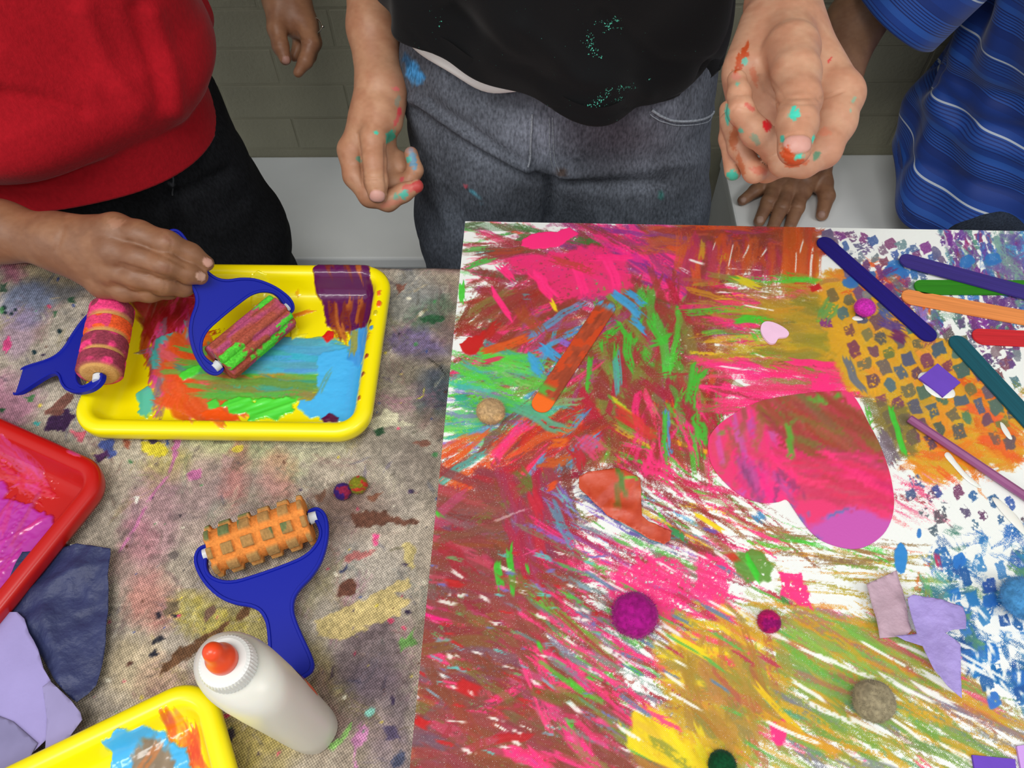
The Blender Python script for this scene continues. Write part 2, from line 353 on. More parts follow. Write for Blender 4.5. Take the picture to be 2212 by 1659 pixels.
# hard-edged splashes
SP = [([(105, 905), (150, 880), (165, 900), (140, 935), (100, 930)], '#3a2247'), ([(98, 890), (125, 870), (150, 850), (160, 862), (138, 895), (110, 900)], '#7b5046'), ([(72, 912), (95, 915), (88, 924), (74, 920)], '#3fb0ab'),
      ([(215, 960), (240, 950), (255, 985), (240, 998), (225, 985)], '#4a5a9c'), ([(200, 990), (235, 978), (240, 992), (215, 1000)], '#57305f'), ([(310, 955), (345, 948), (365, 975), (340, 990), (315, 975)], '#e0cf3a'), ([(290, 945), (330, 945), (350, 962), (320, 958)], '#3a2f4a'),
      ([(150, 935), (190, 930), (180, 955), (158, 950)], '#d8697a'), ([(270, 950), (290, 955), (285, 975), (272, 968)], '#a05a44'), ([(356, 948), (366, 946), (362, 968), (355, 965)], '#2f57a0'),
      ([(378, 945), (395, 945), (390, 970), (374, 1000), (371, 985)], '#c777a8'), ([(288, 1078), (300, 1073), (305, 1080), (293, 1086)], '#efeee2'), ([(405, 1025), (430, 1012), (440, 1035), (415, 1040)], '#bd6c9c'),
      ([(482, 985), (505, 985), (500, 1010), (490, 1010)], '#a98a86'), ([(360, 1200), (380, 1190), (388, 1205), (370, 1215)], '#6e6460'), ([(360, 1305), (384, 1303), (386, 1322), (362, 1328)], '#7a6a54'),
      ([(335, 1328), (352, 1324), (350, 1340), (338, 1340)], '#2a2733'), ([(362, 1326), (386, 1330), (380, 1340), (366, 1336)], '#2a2733'), ([(330, 1380), (345, 1372), (356, 1384), (342, 1388), (332, 1396)], '#2a2b33'), ([(318, 1420), (336, 1405), (346, 1416), (336, 1424), (322, 1424)], '#292a36'),
      ([(352, 1432), (380, 1405), (420, 1385), (470, 1360), (495, 1345), (480, 1368), (450, 1385), (440, 1400), (410, 1420), (370, 1448), (350, 1460)], '#6a4a33'), ([(512, 1340), (530, 1312), (538, 1316), (524, 1345)], '#6a4a33'), ([(440, 1320), (460, 1312), (466, 1320), (446, 1345), (438, 1338)], '#75594c'),
      ([(680, 1345), (740, 1318), (800, 1290), (850, 1265), (885, 1250), (888, 1270), (860, 1285), (866, 1300), (862, 1330), (800, 1350), (770, 1375), (720, 1388), (690, 1372)], '#cdb87c'), ([(560, 1410), (585, 1395), (596, 1405), (590, 1420), (566, 1424)], '#c9b678'),
      ([(722, 1290), (735, 1265), (755, 1250), (775, 1262), (770, 1280), (745, 1288), (732, 1294)], '#6b4336'), ([(755, 1115), (790, 1105), (840, 1110), (870, 1120), (905, 1130), (900, 1140), (850, 1130), (800, 1140), (770, 1140)], '#6b4638'), ([(790, 1075), (830, 1065), (820, 1080), (800, 1090)], '#7c5240'), ([(686, 1070), (705, 1062), (698, 1085), (684, 1088)], '#7b5a4a'),
      ([(800, 1160), (820, 1155), (812, 1180), (802, 1182)], '#e84a86'), ([(742, 1200), (790, 1190), (815, 1190), (800, 1206), (760, 1212), (745, 1208)], '#b8706c'), ([(868, 1180), (885, 1170), (898, 1185), (890, 1230), (880, 1228)], '#cbb97c'), ([(738, 1238), (756, 1220), (758, 1232), (745, 1242)], '#414562'),
      ([(820, 1300), (870, 1290), (890, 1300), (850, 1330)], '#cdb87c'), ([(862, 1390), (895, 1360), (900, 1390), (880, 1400), (866, 1404)], '#74a85a'), ([(716, 1448), (724, 1442), (722, 1462), (714, 1468)], '#5a4a52'),
      ([(766, 1580), (780, 1565), (795, 1570), (796, 1585), (782, 1606), (768, 1612), (762, 1598)], '#c583ae'), ([(786, 1538), (800, 1530), (810, 1542), (798, 1552), (786, 1550)], '#8fd6c4'), ([(714, 1612), (738, 1588), (756, 1562), (762, 1566), (744, 1600), (720, 1618)], '#8fc26a'),
      ([(478, 1540), (500, 1532), (506, 1546), (484, 1552)], '#c9485e'), ([(480, 1575), (488, 1585), (500, 1580), (512, 1575), (516, 1590), (500, 1606), (490, 1608), (486, 1596)], '#3d3640'), ([(830, 1575), (850, 1570), (862, 1600), (845, 1602), (832, 1592)], '#564c66'), ([(845, 1640), (872, 1620), (872, 1650), (850, 1659)], '#4b5068'),
      ([(800, 910), (830, 885), (855, 895), (862, 910), (898, 925), (860, 922), (845, 915), (820, 932), (804, 926)], '#d5cfb2'), ([(808, 930), (826, 922), (834, 935), (826, 945), (810, 944)], '#2f5238'), ([(905, 690), (940, 680), (965, 690), (950, 700), (915, 700)], '#315c3d'), ([(858, 618), (882, 612), (870, 632), (860, 640)], '#8a5a4c'),
      ([(895, 960), (925, 948), (928, 962), (905, 972)], '#7b5346'), ([(0, 880), (14, 884), (10, 895), (0, 896)], '#2c5a3a'), ([(56, 860), (78, 855), (76, 868), (60, 872)], '#4c7d4c'), ([(16, 730), (24, 726), (26, 755), (12, 770), (8, 752)], '#dd4a86'), ([(148, 645), (162, 645), (164, 655), (150, 656)], '#31553f'),
      ([(4, 615), (16, 612), (14, 630), (4, 634)], '#3f5a49'), ([(115, 675), (128, 670), (122, 686), (114, 690)], '#3f6a4a')]
for p, c in SP: cl.blob(p, c, .95, 1.2, 9, .25, dry=.12)
for x, y, r in [(11, 667, 5), (28, 680, 4), (36, 672, 4), (13, 678, 4), (131, 719, 5), (77, 764, 6)]: cl.blob(ell(x, y, r, r), '#1c3238', 1, 1, 2, .2)
for i in range(230):
    x = cl.rs.uniform(0, 980); y = cl.rs.uniform(600, 1655); r = abs(cl.rs.normal())*2.2+1.2
    cl.blob(ell(x, y, r*cl.rs.uniform(.6, 1.8), r, 8, cl.rs.uniform(0, 3)), ['#2b2730', '#3a2f4a', '#f0e9d2', '#d8486c', '#e5d04a', '#5a3a2f', '#39508f', '#4c8a55'][cl.rs.randint(8)], .9, .9, 3, .2)
pl = [(380, 985), (365, 1030), (340, 1060), (320, 1090), (300, 1130), (285, 1155), (262, 1190)]
for a, b in zip(pl[:-1], pl[1:]): cl.stroke(*a, *b, 9, '#c272a2', .8, .05, .1, soft=.5)
for a, b in [((772, 1606), (765, 1640)), ((765, 1640), (775, 1675))]: cl.stroke(*a, *b, 6, '#c583ae', .9, .05, .1)
for a, b in [((925, 775), (950, 792)), ((950, 792), (965, 815))]: cl.stroke(*a, *b, 3, '#151515', .95, .0, .1)
for a, b in [((918, 838), (916, 855)), ((916, 855), (900, 865))]: cl.stroke(*a, *b, 3, '#c9c23a', .95, .0, .1)
cl.rgb *= (1+.30*(vnoise(UU/.0019, VV/.0019, 41)-.5)+.16*(vnoise(UU/.006, VV/.006, 43)-.5))[..., None]
# sheet relief: wrinkles, folded hem by the canvas, drop over the far edge
hz = .0016*(fbm(UU/.09, VV/.12, 31, 3)-.5)*2 + cl.h*.0006
hz += .0022*np.exp(-((VV-.004-.003*vnoise(UU/.05, 0*UU, 5))/.006)**2)
Zc = TABLE_Z + .0015 + hz; drop = VV < 0
Yc = np.where(drop, .005 + .002*vnoise(UU/.04, 0*UU, 8), -VV); Zc = np.where(drop, TABLE_Z + VV - .002, Zc)
Pm = np.stack([UU, Yc, Zc], -1).reshape(-1, 3)
m_cloth, nt, b = new_mat('stained_drop_cloth'); b.inputs['Roughness'].default_value = .9; b.inputs['Specular IOR Level'].default_value = .15
tc = nd(nt, 'ShaderNodeTexCoord'); at = nd(nt, 'ShaderNodeVertexColor', layer_name='Col')
wv = weave(nt, b, tc.outputs['Object'], .0024, .75, .0007, .12)
nz = nd(nt, 'ShaderNodeTexNoise'); nz.inputs['Scale'].default_value = 700; nt.links.new(tc.outputs['Object'], nz.inputs['Vector'])
ad = nd(nt, 'ShaderNodeMath', operation='ADD'); nt.links.new(wv, ad.inputs[0]); nt.links.new(nz.outputs[0], ad.inputs[1])
mr = nd(nt, 'ShaderNodeMapRange'); mr.inputs[1].default_value = .5; mr.inputs[2].default_value = 1.5; mr.inputs[3].default_value = .55; mr.inputs[4].default_value = 1.36; nt.links.new(ad.outputs[0], mr.inputs[0])
sc_ = nd(nt, 'ShaderNodeVectorMath', operation='SCALE'); nt.links.new(at.outputs[0], sc_.inputs[0]); nt.links.new(mr.outputs[0], sc_.inputs['Scale']); nt.links.new(sc_.outputs[0], b.inputs['Base Color'])
me = mesh_np('drop_cloth', Pm, grid_faces(*UU.shape)[:, ::-1]); col_attr(me, cl.rgb.reshape(-1, 3))
o = put('drop_cloth', me, m_cloth, None, T0); o.rotation_euler = (0, 0, TY); tag(o, 'beige canvas drop cloth covered in paint stains, spread over the table', 'cloth')
# ------------------------------------------------------------------ the painting
CZ = 0.760; CY = math.radians(-3.5); C0 = PZ(1005, 478, CZ); CR = rotz(CY)
us = axis_cells(0, 0, .605, .762, .00081, .0026); vs_ = axis_cells(0, 0, .53, .61, .00081, .0026)
cp = Painter(C0, CR@xax, CR@np.array([0, -1.0, 0]), us, vs_, CZ, '#f4f5f1', seed=5)
PK, HP, MG, RB, RD, CR_, OR, GN, DG, OG, YE, MU, SK, NB, PU, LV, TE, GY, BR = '#ff2f7f', '#f5407f', '#a5366f', '#8f3a2c', '#c2201f', '#b01f3a', '#df561d', '#3fcb2e', '#2f7a30', '#7f8433', '#f0d21c', '#cf9d20', '#3f9fd6', '#1f5fa6', '#7e3288', '#8570cc', '#3fae9f', '#77808c', '#7f4a26'
# broad underpainting, scrubbed thin
for pts, c, a, dr in [([(1030, 640), (1180, 610), (1240, 700), (1220, 800), (1130, 790), (1040, 770)], '#8f3f2c', .9, .2), ([(1240, 740), (1380, 640), (1520, 650), (1555, 800), (1545, 960), (1400, 1000), (1260, 1000), (1210, 900)], '#86443a', .9, .22),
    ([(945, 1045), (1180, 1010), (1235, 1200), (1180, 1330), (1200, 1500), (1240, 1680), (860, 1700), (905, 1300)], '#8a4440', .9, .16), ([(1100, 500), (1400, 500), (1560, 640), (1480, 680), (1200, 640), (1080, 580)], '#b03068', .8, .3), ([(1430, 488), (1770, 492), (1765, 590), (1520, 600), (1440, 540)], '#b8502c', .85, .25),
    ([(1010, 790), (1140, 790), (1210, 850), (1170, 930), (1040, 940), (985, 880)], '#5fc048', .8, .3), ([(1480, 1400), (1640, 1400), (1700, 1500), (1620, 1680), (1400, 1680), (1480, 1500)], '#b8963a', .8, .3), ([(1250, 1180), (1560, 1180), (1600, 1330), (1350, 1340)], '#e04a80', .6, .42), ([(1640, 1380), (1800, 1430), (1900, 1520), (1800, 1560), (1660, 1470)], '#8f9a50', .7, .4),
    ([(1210, 1330), (1330, 1400), (1420, 1560), (1440, 1680), (1200, 1680)], '#904444', .8, .3)]: cp.blob(pts, c, a, 14, 34, .08, dry=dr)
# left margin: short horizontal dashes over bare canvas
cp.zone([(1005, 480), (1100, 480), (1070, 700), (1060, 960), (965, 960), (990, 650)], 60, -6, 110, 13, [(4, GN), (2, TE), (2, RB), (2, PK), (1, DG), (1, RD)], dry=.5, jit=8)
# upper left
cp.zone([(1040, 482), (1560, 484), (1600, 640), (1500, 720), (1100, 660)], 170, 12, 170, 22, [(4, MG), (2, PK), (4, RB), (1, PU), (1, OR), (1, DG)], dry=.42, jit=16)
cp.zone([(1300, 500), (1420, 490), (1600, 640), (1560, 760), (1450, 640)], 90, 33, 170, 24, [(4, PK), (3, MG), (2, PU), (1, RB)], dry=.4, jit=9)
# red-brown mass
cp.zone([(1010, 640), (1200, 620), (1230, 760), (1130, 830), (1010, 780)], 110, -32, 130, 22, [(7, RB), (1, PK), (2, '#9a2f2a'), (1, '#b0502a'), (1, OG)], dry=.36, jit=14)
cp.zone([(1330, 640), (1540, 640), (1560, 960), (1320, 980), (1230, 860)], 190, 80, 120, 24, [(7, RB), (2, CR_), (2, OG), (1, GN), (1, MG)], dry=.36, jit=30)
cp.zone([(1200, 850), (1560, 860), (1560, 1010), (1250, 1010)], 110, 60, 120, 26, [(5, RB), (3, CR_), (1, OR), (1, OG), (1, PK)], dry=.38, jit=35)
cp.zone([(1150, 680), (1320, 700), (1250, 850), (1120, 830)], 60, -40, 110, 18, [(3, MG), (2, OG), (2, RB), (2, PK), (1, SK)], dry=.45, jit=25)
# green field
cp.zone([(985, 770), (1120, 760), (1210, 850), (1180, 950), (1090, 980), (970, 940)], 90, 10, 120, 24, [(6, '#55cc3a'), (2, TE), (1, LV), (1, '#8fcf7a')], dry=.40, jit=16)
cp.zone([(965, 880), (1150, 900), (1110, 985), (950, 1000)], 46, -3, 110, 17, [(3, TE), (2, LV), (2, '#5fb8d0'), (2, '#7acb6a')], dry=.5, jit=8)
# left lower: orange-red bars, then crimson field down the edge
cp.zone([(948, 960), (1100, 965), (1010, 1080), (945, 1040)], 34, -32, 110, 17, [(5, OR), (2, RD), (2, RB), (1, TE)], dry=.4, jit=8)
cp.zone([(1090, 920), (1260, 920), (1270, 1020), (1060, 1060)], 80, -38, 130, 20, [(5, RB), (3, OR), (2, RD), (1, SK), (1, PK)], dry=.38, jit=10)
cp.zone([(940, 1040), (1210, 1020), (1240, 1250), (1160, 1420), (1200, 1659), (868, 1659), (900, 1350)], 360, 12, 150, 26, [(6, '#8c3c3c'), (6, '#84402f'), (2, '#b8405a'), (1, PK), (2, '#9a2434'), (2, '#75602f'), (1, '#a04a36'), (2, '#75525e')], dry=.34, jit=22, a=.85)
cp.zone([(1150, 1380), (1350, 1500), (1420, 1659), (1150, 1659)], 150, 30, 140, 24, [(5, '#983a44'), (6, '#86402f'), (2, PK), (2, '#75602f'), (1, GY), (1, '#b9506a')], dry=.38, jit=16, a=.85)
cp.zone([(1100, 1060), (1240, 1060), (1230, 1200), (1120, 1220)], 40, 75, 120, 26, [(4, '#96324f'), (3, CR_), (2, RB), (1, LV)], dry=.3, jit=12)
# diagonal streak fan with bare canvas between
D1 = [(4, PK), (3, CR_), (3, RB), (2, '#6f7f5a'), (2, GY), (1, LV), (1, SK), (2, GN)]
cp.zone([(1180, 1020), (1450, 1060), (1520, 1180), (1240, 1180)], 44, 24, 150, 10, [(2, SK), (2, LV), (3, GY), (2, TE), (2, MG)], dry=.52, jit=6)
cp.zone([(1180, 1150), (1620, 1180), (1560, 1420), (1230, 1330)], 150, 26, 170, 13, D1, dry=.50, jit=7)
cp.zone([(1150, 1310), (1440, 1350), (1640, 1659), (1330, 1659)], 160, 33, 170, 13, [(3, PK), (3, RB), (3, OG), (2, GN), (2, GY), (2, '#5f8f8a'), (2, CR_)], dry=.48, jit=7)
cp.zone([(1380, 900), (1560, 950), (1720, 1180), (1500, 1210), (1380, 1080)], 120, 28, 150, 14, [(4, PK), (3, RB), (2, GN), (2, CR_), (2, '#a08f50'), (1, YE)], dry=.46, jit=12)
cp.zone([(1330, 880), (1560, 880), (1550, 1020), (1400, 1000)], 60, 84, 100, 16, [(3, RB), (3, PK), (3, GN), (2, CR_), (1, SK)], dry=.44, jit=14)
cp.zone([(1650, 1330), (1960, 1350), (2212, 1560), (2212, 1659), (1650, 1659)], 250, 28, 200, 20, [(4, MU), (3, '#8f9a3c'), (3, '#6f9c3f'), (2, '#a86a4c'), (1, GY), (1, '#4f8f8a'), (2, '#c08a2a'), (1, PK)], dry=.42, jit=6)
cp.zone([(1690, 1320), (1950, 1340), (2000, 1470), (1780, 1500)], 90, 26, 170, 20, [(3, '#8fa845'), (2, '#6fae48'), (2, '#b56a5a'), (2, MU)], dry=.46, jit=8)
cp.zone([(1690, 1180), (1980, 1180), (1990, 1330), (1690, 1320)], 40, 7, 180, 11, [(4, MU), (2, '#a89a2c'), (2, '#c2703c')], dry=.60, jit=5)
cp.zone([(1640, 1100), (1760, 1130), (1990, 1180), (1960, 1240), (1640, 1200)], 40, 8, 150, 13, [(3, '#9a8a3c'), (2, '#8f6a4a'), (2, GN), (1, OR)], dry=.5, jit=8)
# top centre: vertical orange and plum bars with scraped white lines
cp.zone([(1420, 486), (1772, 490), (1770, 560), (1420, 545)], 90, 3, 120, 24, [(5, '#c5562c'), (3, RB), (3, '#93396b'), (1, OR), (1, PK)], dry=.30, jit=8)
cp.zone([(1440, 530), (1772, 540), (1766, 600), (1500, 612)], 80, 96, 70, 20, [(4, '#c9552a'), (3, '#b0305a'), (2, RB), (1, MU)], dry=.36, jit=7)
cp.zone([(1690, 500), (1770, 495), (1766, 605), (1700, 600)], 40, 93, 100, 20, [(5, '#cf5420'), (2, '#b34a2a')], dry=.2, jit=5)
# middle right: horizontal strokes
cp.zone([(1500, 600), (1780, 600), (1830, 720), (1810, 800), (1560, 800), (1540, 700)], 150, 5, 130, 17, [(5, '#b08c2a'), (4, '#8c7a2a'), (3, MU), (3, PK), (2, GN), (2, '#a85a3c'), (1, YE)], dry=.46, jit=7)
cp.zone([(1680, 650), (1850, 640), (1850, 830), (1690, 800)], 90, 8, 110, 28, [(5, '#a3892a'), (4, '#bf9a22'), (2, '#84802c')], dry=.2, jit=10)
cp.zone([(1540, 790), (1830, 790), (1850, 860), (1560, 900)], 80, 7, 130, 18, [(6, PK), (2, '#e8486f'), (1, OG), (1, RB)], dry=.36, jit=7)
cp.stroke(1700, 780, 1812, 790, 22, PK, .92, .25, .2); cp.blob([(1745, 815), (1790, 806), (1806, 835), (1800, 858), (1758, 848)], PK, .9, 4, 16, .2, dry=.26)
# mustard field
cp.blob([(1770, 590), (1850, 575), (1930, 640), (2000, 720), (2080, 740), (2130, 830), (2212, 900), (2212, 1000), (2010, 1040), (1950, 990), (1880, 880), (1830, 830), (1790, 740)], '#d79f22', .96, 8, 20, .12, dry=.06)
cp.zone([(1790, 620), (1950, 680), (2120, 840), (2212, 950), (2030, 1000), (1850, 800)], 120, 20, 90, 34, [(5, '#dca023'), (3, '#c99a24'), (2, '#e2922c')], dry=.22, jit=40)
cp.zone([(2080, 760), (2212, 870), (2212, 1020), (1970, 1050), (1960, 1000), (2100, 900)], 70, 25, 80, 24, [(5, '#e8801f'), (3, '#e65a1f'), (2, '#e0a028')], dry=.34, jit=25)
cp.zone([(1780, 570), (1880, 560), (1930, 620), (1820, 640)], 30, 15, 70, 18, [(4, '#e0892a'), (2, OR), (1, '#b06a50')], dry=.4, jit=25)
cp.dabs(1790, 700, (32, 26), (-2, 0), 1, 1, (20, 24), [PU])
cp.dabs(1800, 640, (38, 8), (17, 37), 11, 10, (24, 27), ['#6a4560', '#5f5a66', '#4f6a68', '#7a3f5a', '#6e6a4f', '#4f5f78'], dry=.20, drop=.04, jit=.10, clip=lambda x, y: x > 1795 and x < 2205 and y > 600 and (y-690) < (x-1790)*1.2+150 and y < 960)
cp.blob([(1850, 850), (1960, 880), (1985, 980), (1935, 1000), (1890, 930)], '#6e6a3f', .75, 5, 12, .12, dry=.2)
cp.stroke(1925, 880, 1958, 985, 15, '#44c436', .95, .25, .3, .2); cp.stroke(1872, 880, 1888, 930, 14, '#58b83a', .9, .3, .2); cp.stroke(1900, 930, 1935, 1000, 44, '#6d5a6c', .8, .3, .1)
cp.stroke(1830, 775, 1870, 850, 22, '#5f6a86', .85, .25, .2, .3)
cp.stroke(1902, 690, 1950, 715, 34, '#5a3f8a', .85, .2, .2); cp.stroke(1900, 670, 1925, 690, 26, '#4a5a9c', .85, .25, .2); cp.stroke(1925, 720, 1955, 740, 36, '#6e2a5c', .9, .15, .2)
cp.stroke(1800, 655, 1775, 690, 40, '#5f9a50', .85, .3, .15); cp.blob([(1750, 620), (1770, 612), (1776, 625), (1755, 632)], RD, .95, 1.5, 3, .2)
# top right: stamped dabs on bare canvas, denser to the right
cp.dabs(1790, 505, (26, 4), (10, 21), 18, 11, (18, 21), ['#4a5f9c', '#6f5a86', '#7a3f7c', '#2f64ac', '#77808c', '#7d3a6f'], dry=.20, drop=.06, clip=lambda x, y: 1785 < x < 2040 and y < 620 + (x-1800)*.35 and y > 492)
cp.dabs(2030, 500, (17, 3), (7, 20), 14, 13, (14, 22), ['#7a3590', '#2f64ac', '#5f3a8a', '#8a2a6f', '#5f7f86', '#4f8f78', '#3f78c0'], dry=.25, drop=.05, clip=lambda x, y: x < 2260 and y < 720)
cp.zone([(2020, 495), (2212, 495), (2212, 640), (2060, 620)], 80, 70, 44, 15, [(4, '#73358c'), (3, '#3568b4'), (2, '#8c2a62'), (2, '#6a9a88')], dry=.44, jit=20)
cp.zone([(2150, 500), (2300, 500), (2300, 720), (2160, 640)], 50, 40, 60, 30, [(3, '#7fa890'), (2, '#6b5a9c'), (1, SK)], dry=.4, jit=40)
cp.dabs(2060, 650, (26, 6), (10, 24), 8, 6, (17, 20), ['#6b4a7c', '#77506a', '#7d7f86', '#6f3f7c'], dry=.32, drop=.1, clip=lambda x, y: 1960 < x < 2260 and 640 < y < 790)
for x, y in ((2090, 565), (2145, 560), (1935, 575), (1950, 590), (1838, 612), (1925, 585)): cp.blob(ell(x, y, 18, 14), '#2f74bc', .9, 2, 6, .2, dry=.15)
cp.blob([(2010, 650), (2060, 640), (2080, 690), (2030, 690)], '#5f9a80', .6, 4, 10, .1, dry=.3); cp.blob([(2130, 640), (2190, 640), (2200, 690), (2140, 680)], '#6a3a80', .85, 3, 9, .2, dry=.2)
cp.zone([(1900, 590), (2000, 620), (2060, 740), (1980, 720)], 50, 40, 44, 18, [(3, '#7a2f6f'), (2, '#5f7f78'), (2, OR), (1, LV)], dry=.4, jit=40)
# right middle: greyed dabs, pink veil, blue mass
cp.zone([(1915, 1020), (2050, 1040), (2030, 1130), (1915, 1130)], 30, 30, 100, 20, [(4, '#e8507f'), (2, '#e88aa0'), (1, RB)], dry=.55, jit=12, wet=.7)
cp.dabs(1950, 1035, (38, 10), (22, 36), 8, 5, (20, 26), ['#4a5260', '#3f5f86', '#6a3a5c', '#2f5c94', '#55606a'], dry=.42, drop=.15, clip=lambda x, y: 1925 < x < 2300 and 1010 < y < 1150)
cp.zone([(2020, 1130), (2212, 1160), (2300, 1300), (2300, 1540), (2110, 1480), (2010, 1300)], 130, 30, 56, 30, [(6, '#1f62aa'), (3, '#2f78bc'), (3, '#184f8c'), (1, '#3f7f78'), (1, '#6a9a5a')], dry=.32, jit=35, h=.18)
cp.dabs(2030, 1200, (44, 10), (14, 40), 6, 9, (26, 34), ['#2a70ba', '#1c569c', '#3a86c4'], dry=.22, drop=.15, clip=lambda x, y: x+y*.2 > 2250 and y < 1540, h=.25)
for i in range(34):
    x = cp.rs.uniform(2060, 2230); y = cp.rs.uniform(1190, 1500); cp.stroke(x, y, x+cp.rs.uniform(-10, 26), y+cp.rs.uniform(16, 40), 9, '#f0f0ea', .92, .3, .05)
cp.zone([(1985, 1210), (2050, 1200), (2050, 1330), (1985, 1300)], 20, 60, 40, 18, [(2, '#6fae5a'), (1, OR), (2, '#3f8f9a')], dry=.45, jit=30)
cp.blob(ell(1945, 1206, 15, 34), '#2f86cf', .98, 1.2, 3, .5); cp.blob(ell(1985, 1152, 6, 12), '#2f78c4', .95, 1.2, 2, .3); cp.stroke(2020, 1190, 2030, 1225, 14, '#c02a55', .9, .3, .2)
# yellow patch, pink patches
cp.blob([(1420, 1400), (1470, 1380), (1640, 1400), (1640, 1480), (1620, 1659), (1380, 1659), (1370, 1560), (1440, 1520)], '#cfa323', .82, 10, 26, .12, dry=.22)
cp.zone([(1430, 1330), (1640, 1320), (1640, 1480), (1480, 1480)], 70, 26, 110, 22, [(4, YE), (3, MU), (2, '#9a8a3a'), (1, PK)], dry=.36, jit=18)
cp.zone([(1480, 1420), (1700, 1420), (1640, 1600), (1500, 1600)], 70, 60, 110, 22, [(3, '#a8802e'), (3, '#b58a3a'), (2, '#8f8a3c'), (1, '#b05a44')], dry=.36, jit=25)
cp.blob([(1365, 1540), (1390, 1535), (1450, 1570), (1520, 1650), (1540, 1680), (1400, 1680), (1360, 1600)], '#f0cf18', .95, 4, 12, .2, dry=.14)
cp.zone([(1370, 1540), (1540, 1600), (1540, 1659), (1380, 1659)], 34, 40, 90, 22, [(4, YE), (2, '#d8b424')], dry=.3, jit=15)
cp.blob([(1310, 1235), (1400, 1200), (1480, 1215), (1500, 1290), (1450, 1340), (1330, 1310)], PK, .85, 6, 18, .2, dry=.30)
cp.blob([(1520, 1190), (1570, 1200), (1580, 1300), (1530, 1330), (1490, 1280)], PK, .82, 5, 14, .2, dry=.3); cp.blob([(1680, 1240), (1735, 1240), (1755, 1318), (1725, 1305), (1690, 1290)], PK, .95, 2, 8, .25, dry=.25)
cp.blob([(1660, 1560), (1695, 1555), (1700, 1590), (1682, 1622), (1666, 1592)], PK, .97, 1.5, 5, .3, dry=.1)
cp.stroke(1455, 1375, 1530, 1420, 22, YE, .95, .15, .3); cp.stroke(1632, 1475, 1740, 1590, 16, '#e8c01c', .95, .2, .25, .15); cp.stroke(1640, 1540, 1850, 1650, 20, '#d89a24', .9, .3, .2)
cp.stroke(1510, 1115, 1575, 1155, 14, YE, .95, .2, .3); cp.stroke(1515, 1140, 1550, 1150, 10, '#6a55a8', .9, .2, .2)
# explicit accents, upper left
cp.blob([(1128, 520), (1150, 505), (1205, 500), (1230, 490), (1250, 505), (1225, 520), (1205, 535), (1150, 538), (1125, 532)], PK, 1, 1.2, 4, .35)
cp.blob([(1110, 560), (1200, 545), (1290, 530), (1350, 560), (1370, 620), (1300, 640), (1200, 650), (1180, 610), (1090, 580)], '#ee2f74', .9, 5, 14, .25, dry=.26)
cp.stroke(1155, 590, 1200, 648, 30, PK, .97, .1, .35); cp.stroke(1245, 575, 1262, 640, 24, PK, .95, .2, .3); cp.stroke(1310, 560, 1335, 625, 26, PK, .95, .2, .3); cp.stroke(1275, 560, 1360, 555, 22, PK, .95, .15, .3)
cp.stroke(1195, 560, 1290, 590, 26, '#b8452e', .75, .4, .2); cp.stroke(1080, 575, 1110, 605, 22, PK, .95, .15, .3); cp.stroke(1060, 625, 1105, 690, 16, PK, .95, .15, .35)
cp.stroke(1060, 545, 1140, 540, 20, '#a8452c', .85, .3, .2); cp.stroke(1050, 760, 1150, 725, 26, '#d8561c', .92, .25, .25, .1); cp.stroke(1048, 782, 1090, 772, 14, '#e0325f', .9, .2, .2)
cp.blob([(992, 745), (1010, 730), (1035, 725), (1050, 715), (1045, 745), (1030, 765), (1015, 770), (1000, 758)], '#c41d1b', .98, 1.5, 6, .35)
cp.stroke(1040, 735, 1075, 700, 22, '#b3241d', .9, .25, .2); cp.stroke(1120, 665, 1165, 720, 34, '#a34a26', .85, .3, .15)
cp.stroke(1190, 650, 1205, 672, 12, YE, .98, .05, .5)
for a in [(1330, 635, 1390, 690, 26), (1350, 628, 1395, 660, 20), (1365, 690, 1395, 720, 20), (1145, 760, 1165, 800, 26), (1170, 745, 1210, 775, 28), (1150, 790, 1172, 815, 18), (1295, 655, 1310, 672, 20)]: cp.stroke(*a, SK, .92, .26, .3)
for a in [(1275, 770, 1272, 850, 14), (1298, 735, 1302, 760, 10), (1330, 750, 1336, 830, 12), (1355, 720, 1365, 800, 22), (1335, 700, 1370, 740, 14), (1408, 745, 1450, 725, 22), (1400, 690, 1430, 740, 16), (1505, 790, 1495, 880, 28), (1438, 890, 1434, 985, 12), (1510, 905, 1520, 960, 34), (1490, 830, 1530, 800, 14)]: cp.stroke(*a, '#46b834', .88, .34, .3, .12)
cp.stroke(995, 605, 1000, 650, 16, '#45c636', .95, .2, .3); cp.stroke(1010, 575, 1070, 560, 18, '#4fb84a', .9, .35, .2); cp.stroke(1005, 540, 1060, 535, 16, '#5fb050', .85, .45, .2)
for a in [(1325, 770, 1334, 850, 12), (1335, 760, 1340, 840, 10)]: cp.stroke(*a, '#4fa8a8', .8, .35, .2)
cp.stroke(1205, 735, 1235, 745, 18, '#8a6ad0', .85, .3, .2); cp.stroke(1130, 640, 1150, 642, 20, '#5f8f98', .8, .4, .2); cp.stroke(1060, 860, 1190, 900, 34, '#4fb87a', .8, .35, .15)
cp.stroke(1120, 880, 1225, 930, 34, '#57a886', .85, .3, .2, .1); cp.stroke(985, 858, 1015, 860, 20, '#2fa886', .95, .15, .2); cp.stroke(985, 835, 1020, 838, 16, '#45b0a8', .9, .2, .2)
cp.stroke(1190, 960, 1225, 950, 26, '#e0661c', .92, .2, .3); cp.stroke(1170, 1000, 1240, 990, 30, '#c8581f', .85, .3, .2); cp.stroke(1250, 950, 1300, 985, 50, '#e8407a', .7, .4, .2); cp.stroke(1240, 965, 1255, 1010, 34, '#bc2433', .9, .25, .3)
